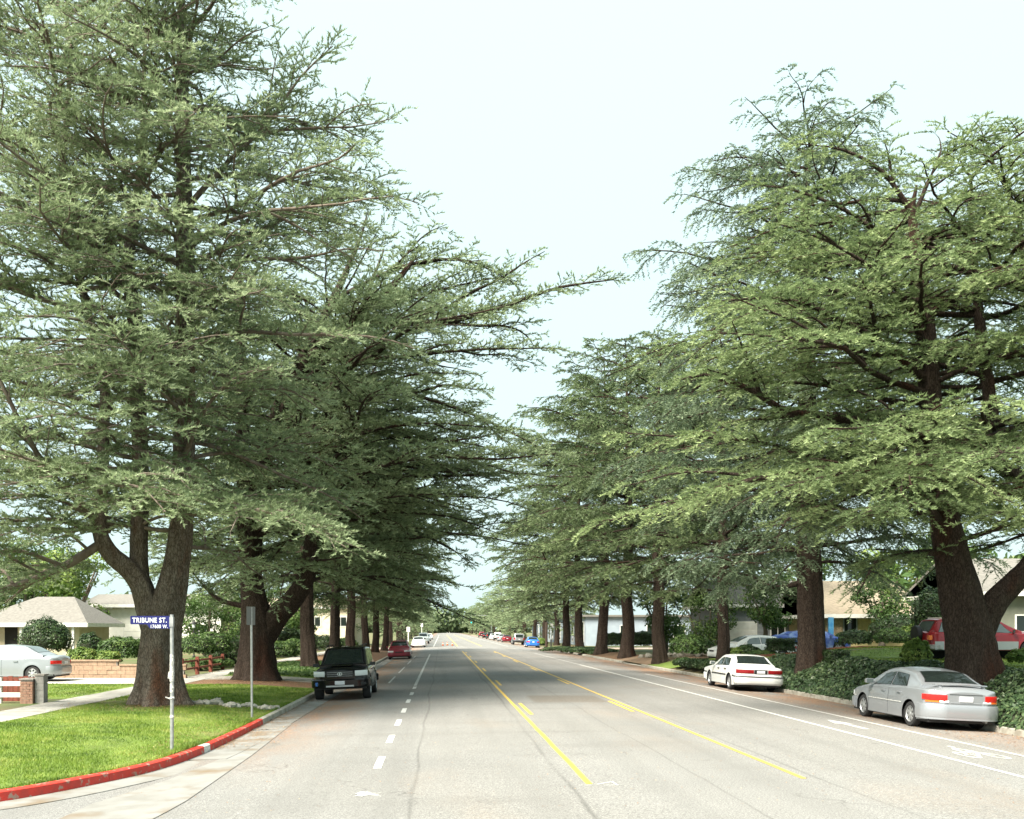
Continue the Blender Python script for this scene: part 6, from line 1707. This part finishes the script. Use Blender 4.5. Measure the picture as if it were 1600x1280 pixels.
# brick edgings of the right lawn
for (a, b2, Y, lab) in ((1143, 1252, 47.3, 'low red brick edging in front of the driveway cars'), (1288, 1402, 50.5, 'low red brick edging before the yellow house')):
    E_ = empty('brick_edging', (at(a, Y), Y, 0), label=lab, cat='edging'); n_ = int((at(b2, Y) - at(a, Y)) / .30); bd = None
    for k in range(n_):
        X = at(a, Y) + k * .30
        if bd is None:
            mm_ = MB(); mm_.box(0, .28, 0, .14, 0, .14); o = mm_.build('brick', M['brick'], E_); bd = o.data
        else: o = link('brick', bd, E_)
        o.location = (k * .30, 0, ground_z(X, Y) + .02)

# ---- garden and background trees
broadleaf((at(105, 66), 66, .5), 8.5, 6.5, 1, L_, 'yellow-green leafy tree behind the bungalow', 5000, .16, 2.0)
broadleaf((at(40, 70), 70, .5), 9.5, 7.0, 2, G_, 'dark leafy tree behind the left end of the bungalow', 4500, .17, 2.2)
broadleaf((at(325, 60), 60, .3), 4.8, 5.2, 3, G_, 'low spreading garden tree behind the black lamp post', 4500, .10, .9, multi=True)
broadleaf((at(385, 72), 72, .2), 6.5, 6, 4, G_, 'leafy tree seen between the forked cedar and its neighbours', 3500, .15, 1.5)
broadleaf((at(1108, 62), 62, ground_z(17.5, 62)), 4.4, 4.0, 5, G_, 'small weeping multi-stemmed tree behind the boulders', 4200, .085, 1.0, multi=True)
broadleaf((at(1195, 58), 58, 1.2), 4.6, 3.6, 11, G_, 'small leafy tree before the grey house garage', 3200, .10, 1.6)
broadleaf((at(1378, 54.5), 54.5, 1.3), 4.4, 3.4, 12, G_, 'small leafy tree at the yellow house roof edge', 3200, .10, 1.6)
broadleaf((at(1040, 84), 84, .3), 6.5, 6, 6, G_, 'leafy garden tree between the right cedars', 3500, .16, 1.4)
broadleaf((at(1400, 74), 74, .8), 8.5, 8, 7, L_, 'bright leafy tree above the yellow house roof', 4500, .19, 2.0)
broadleaf((at(1490, 66), 66, .8), 9, 7, 8, G_, 'green leafy tree behind the tall conifer bush', 4500, .18, 2.0)
broadleaf((at(1230, 80), 80, .8), 8, 8, 9, G_, 'leafy tree behind the grey house', 3500, .2, 2.0)
broadleaf((at(455, 96), 96, .2), 6, 6, 10, G_, 'leafy tree left of the cream corner building', 2500, .18, 1.5)
def tree_line(name, x0, x1, y0, y1, n, hlo, hhi, seed, leaf, size):
    rg = np.random.default_rng(seed); t = rg.uniform(0, 1, n)
    h = rg.uniform(hlo, hhi, n); r = h * rg.uniform(.5, .8, n)
    c = np.stack([x0 + (x1-x0)*t, y0 + (y1-y0)*t + rg.normal(size=n)*4, h*.45], 1)
    V, Fq, tone = leaf_cloud(rg, c, np.stack([r, r, h*.55], 1), n * 240, size)
    o = link(name, np_mesh(name, V, Fq, [leaf], tone=tone)); return tag(o, kind='stuff')
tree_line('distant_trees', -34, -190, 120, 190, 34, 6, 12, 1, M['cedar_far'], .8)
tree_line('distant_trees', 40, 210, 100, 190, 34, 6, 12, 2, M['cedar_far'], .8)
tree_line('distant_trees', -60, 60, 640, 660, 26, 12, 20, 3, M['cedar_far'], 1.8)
tree_line('distant_trees', -30, -75, 62, 110, 12, 6, 9, 4, G_, .5)
tree_line('distant_trees', 34, 70, 62, 95, 12, 6, 9, 5, G_, .5)

# ---- grass blades
def region_corner(rg, n):
    Yv = 11.6 + (27.4 - 11.6) * rg.uniform(0, 1, n) ** 1.25
    kl = np.array([kerb_left(y) for y in Yv]) - .17
    X = kl - rg.uniform(0, 1, n) * (kl + 9.9); ok = X > Yv * -.475 - .3
    return X[ok], Yv[ok]
grass('grass', region_corner, 95000, .048, 1, .006)
grass('grass', lambda rg, n: (rg.uniform(-9.9, -4.68, n), rg.uniform(27.9, 36.6, n)), 26000, .05, 2, .010)
grass('grass', lambda rg, n: (rg.uniform(-18, -11.4, n), rg.uniform(29.5, 36.8, n)), 16000, .05, 3, .011)
grass('grass', lambda rg, n: (rg.uniform(15.6, 27, n), rg.uniform(26, 46.5, n)), 25000, .055, 4, .014, tone0=.55)
grass('grass', lambda rg, n: (rg.uniform(15.2, 27, n), rg.uniform(46.8, 56, n)), 14000, .055, 5, .018, tone0=.5)
grass('grass', lambda rg, n: (rg.uniform(-9.8, -4.68, n), rg.uniform(43.5, 62, n)), 9000, .06, 6, .016)
def litter(name, region, n, seed, mat, l=.05, w=.008, lift=.012, zf=None):
    rg = np.random.default_rng(seed); X, Yv = region(rg, n)
    z = np.array([(zf or ground_z)(a, b_) for a, b_ in zip(X, Yv)]) + lift
    a = rg.uniform(0, 6.28, len(X)); p = np.stack([X, Yv, z], 1); d = np.stack([np.cos(a), np.sin(a), rg.normal(size=len(X)) * .12], 1); q = np.stack([-np.sin(a), np.cos(a), 0*a], 1)
    ll = (l * rg.uniform(.4, 1.5, len(X)))[:, None]
    V = np.stack([p - q * w, p + q * w, p + d * ll], 1).reshape(-1, 3)
    o = link(name, np_mesh(name, V, np.arange(len(V)).reshape(-1, 3), [mat], tone=np.clip(.4 + .3 * rg.normal(size=len(X)), 0, 1))); return tag(o, kind='stuff')
M['dry'] = leaf_material('dry_needles', (0.10, 0.05, 0.025), (0.26, 0.13, 0.06), (0.46, 0.33, 0.18), trans=.05)
def around(cx, cy, r0, r1):
    def f_(rg, n):
        a = rg.uniform(0, 6.28, n); r = r0 + (r1 - r0) * rg.uniform(0, 1, n) ** 1.7
        X = cx + r*np.cos(a); Y_ = cy + r*np.sin(a); ok = (X < -4.7) | (X > 13.2); return X[ok], Y_[ok]
    return f_
litter('needle_litter', around(-7.97, 27, .7, 2.6), 5200, 1, M['dry'], .07, .011, .03)
litter('needle_litter', around(-7.68, 40, .8, 3.6), 6000, 2, M['dry'], .08, .014, .02)
def rz_(X, Y_): return road_z(X)
def gut_reg(x0, x1, y0, y1, pw):
    def f_(rg, n):
        return x0 + (x1 - x0) * rg.uniform(0, 1, n) ** pw, y0 + (y1 - y0) * rg.uniform(0, 1, n)
    return f_
litter('needle_litter', gut_reg(-4.46, -3.3, 19, 60, 2.2), 5000, 3, M['dry'], .06, .012, .03, rz_)
litter('needle_litter', gut_reg(12.93, 10.9, 13, 60, 2.2), 8000, 4, M['dry'], .06, .012, .012, rz_)
litter('needle_litter', gut_reg(-4.5, 12.5, 12, 40, 1.0), 2600, 5, M['dry'], .045, .008, .008, rz_)
litter('needle_litter', gut_reg(-4.72, -5.6, 17, 35, 1.6), 2600, 6, M['dry'], .05, .009, .035)
# ragged grass hanging over the kerb edge
def kerb_edge(rg, n):
    Yv = rg.uniform(12.2, 35, n); return np.array([kerb_left(y) for y in Yv]) - .13 - np.abs(rg.normal(size=n)) * .05, Yv
grass('grass', kerb_edge, 7000, .075, 9, .006, tone0=.4)
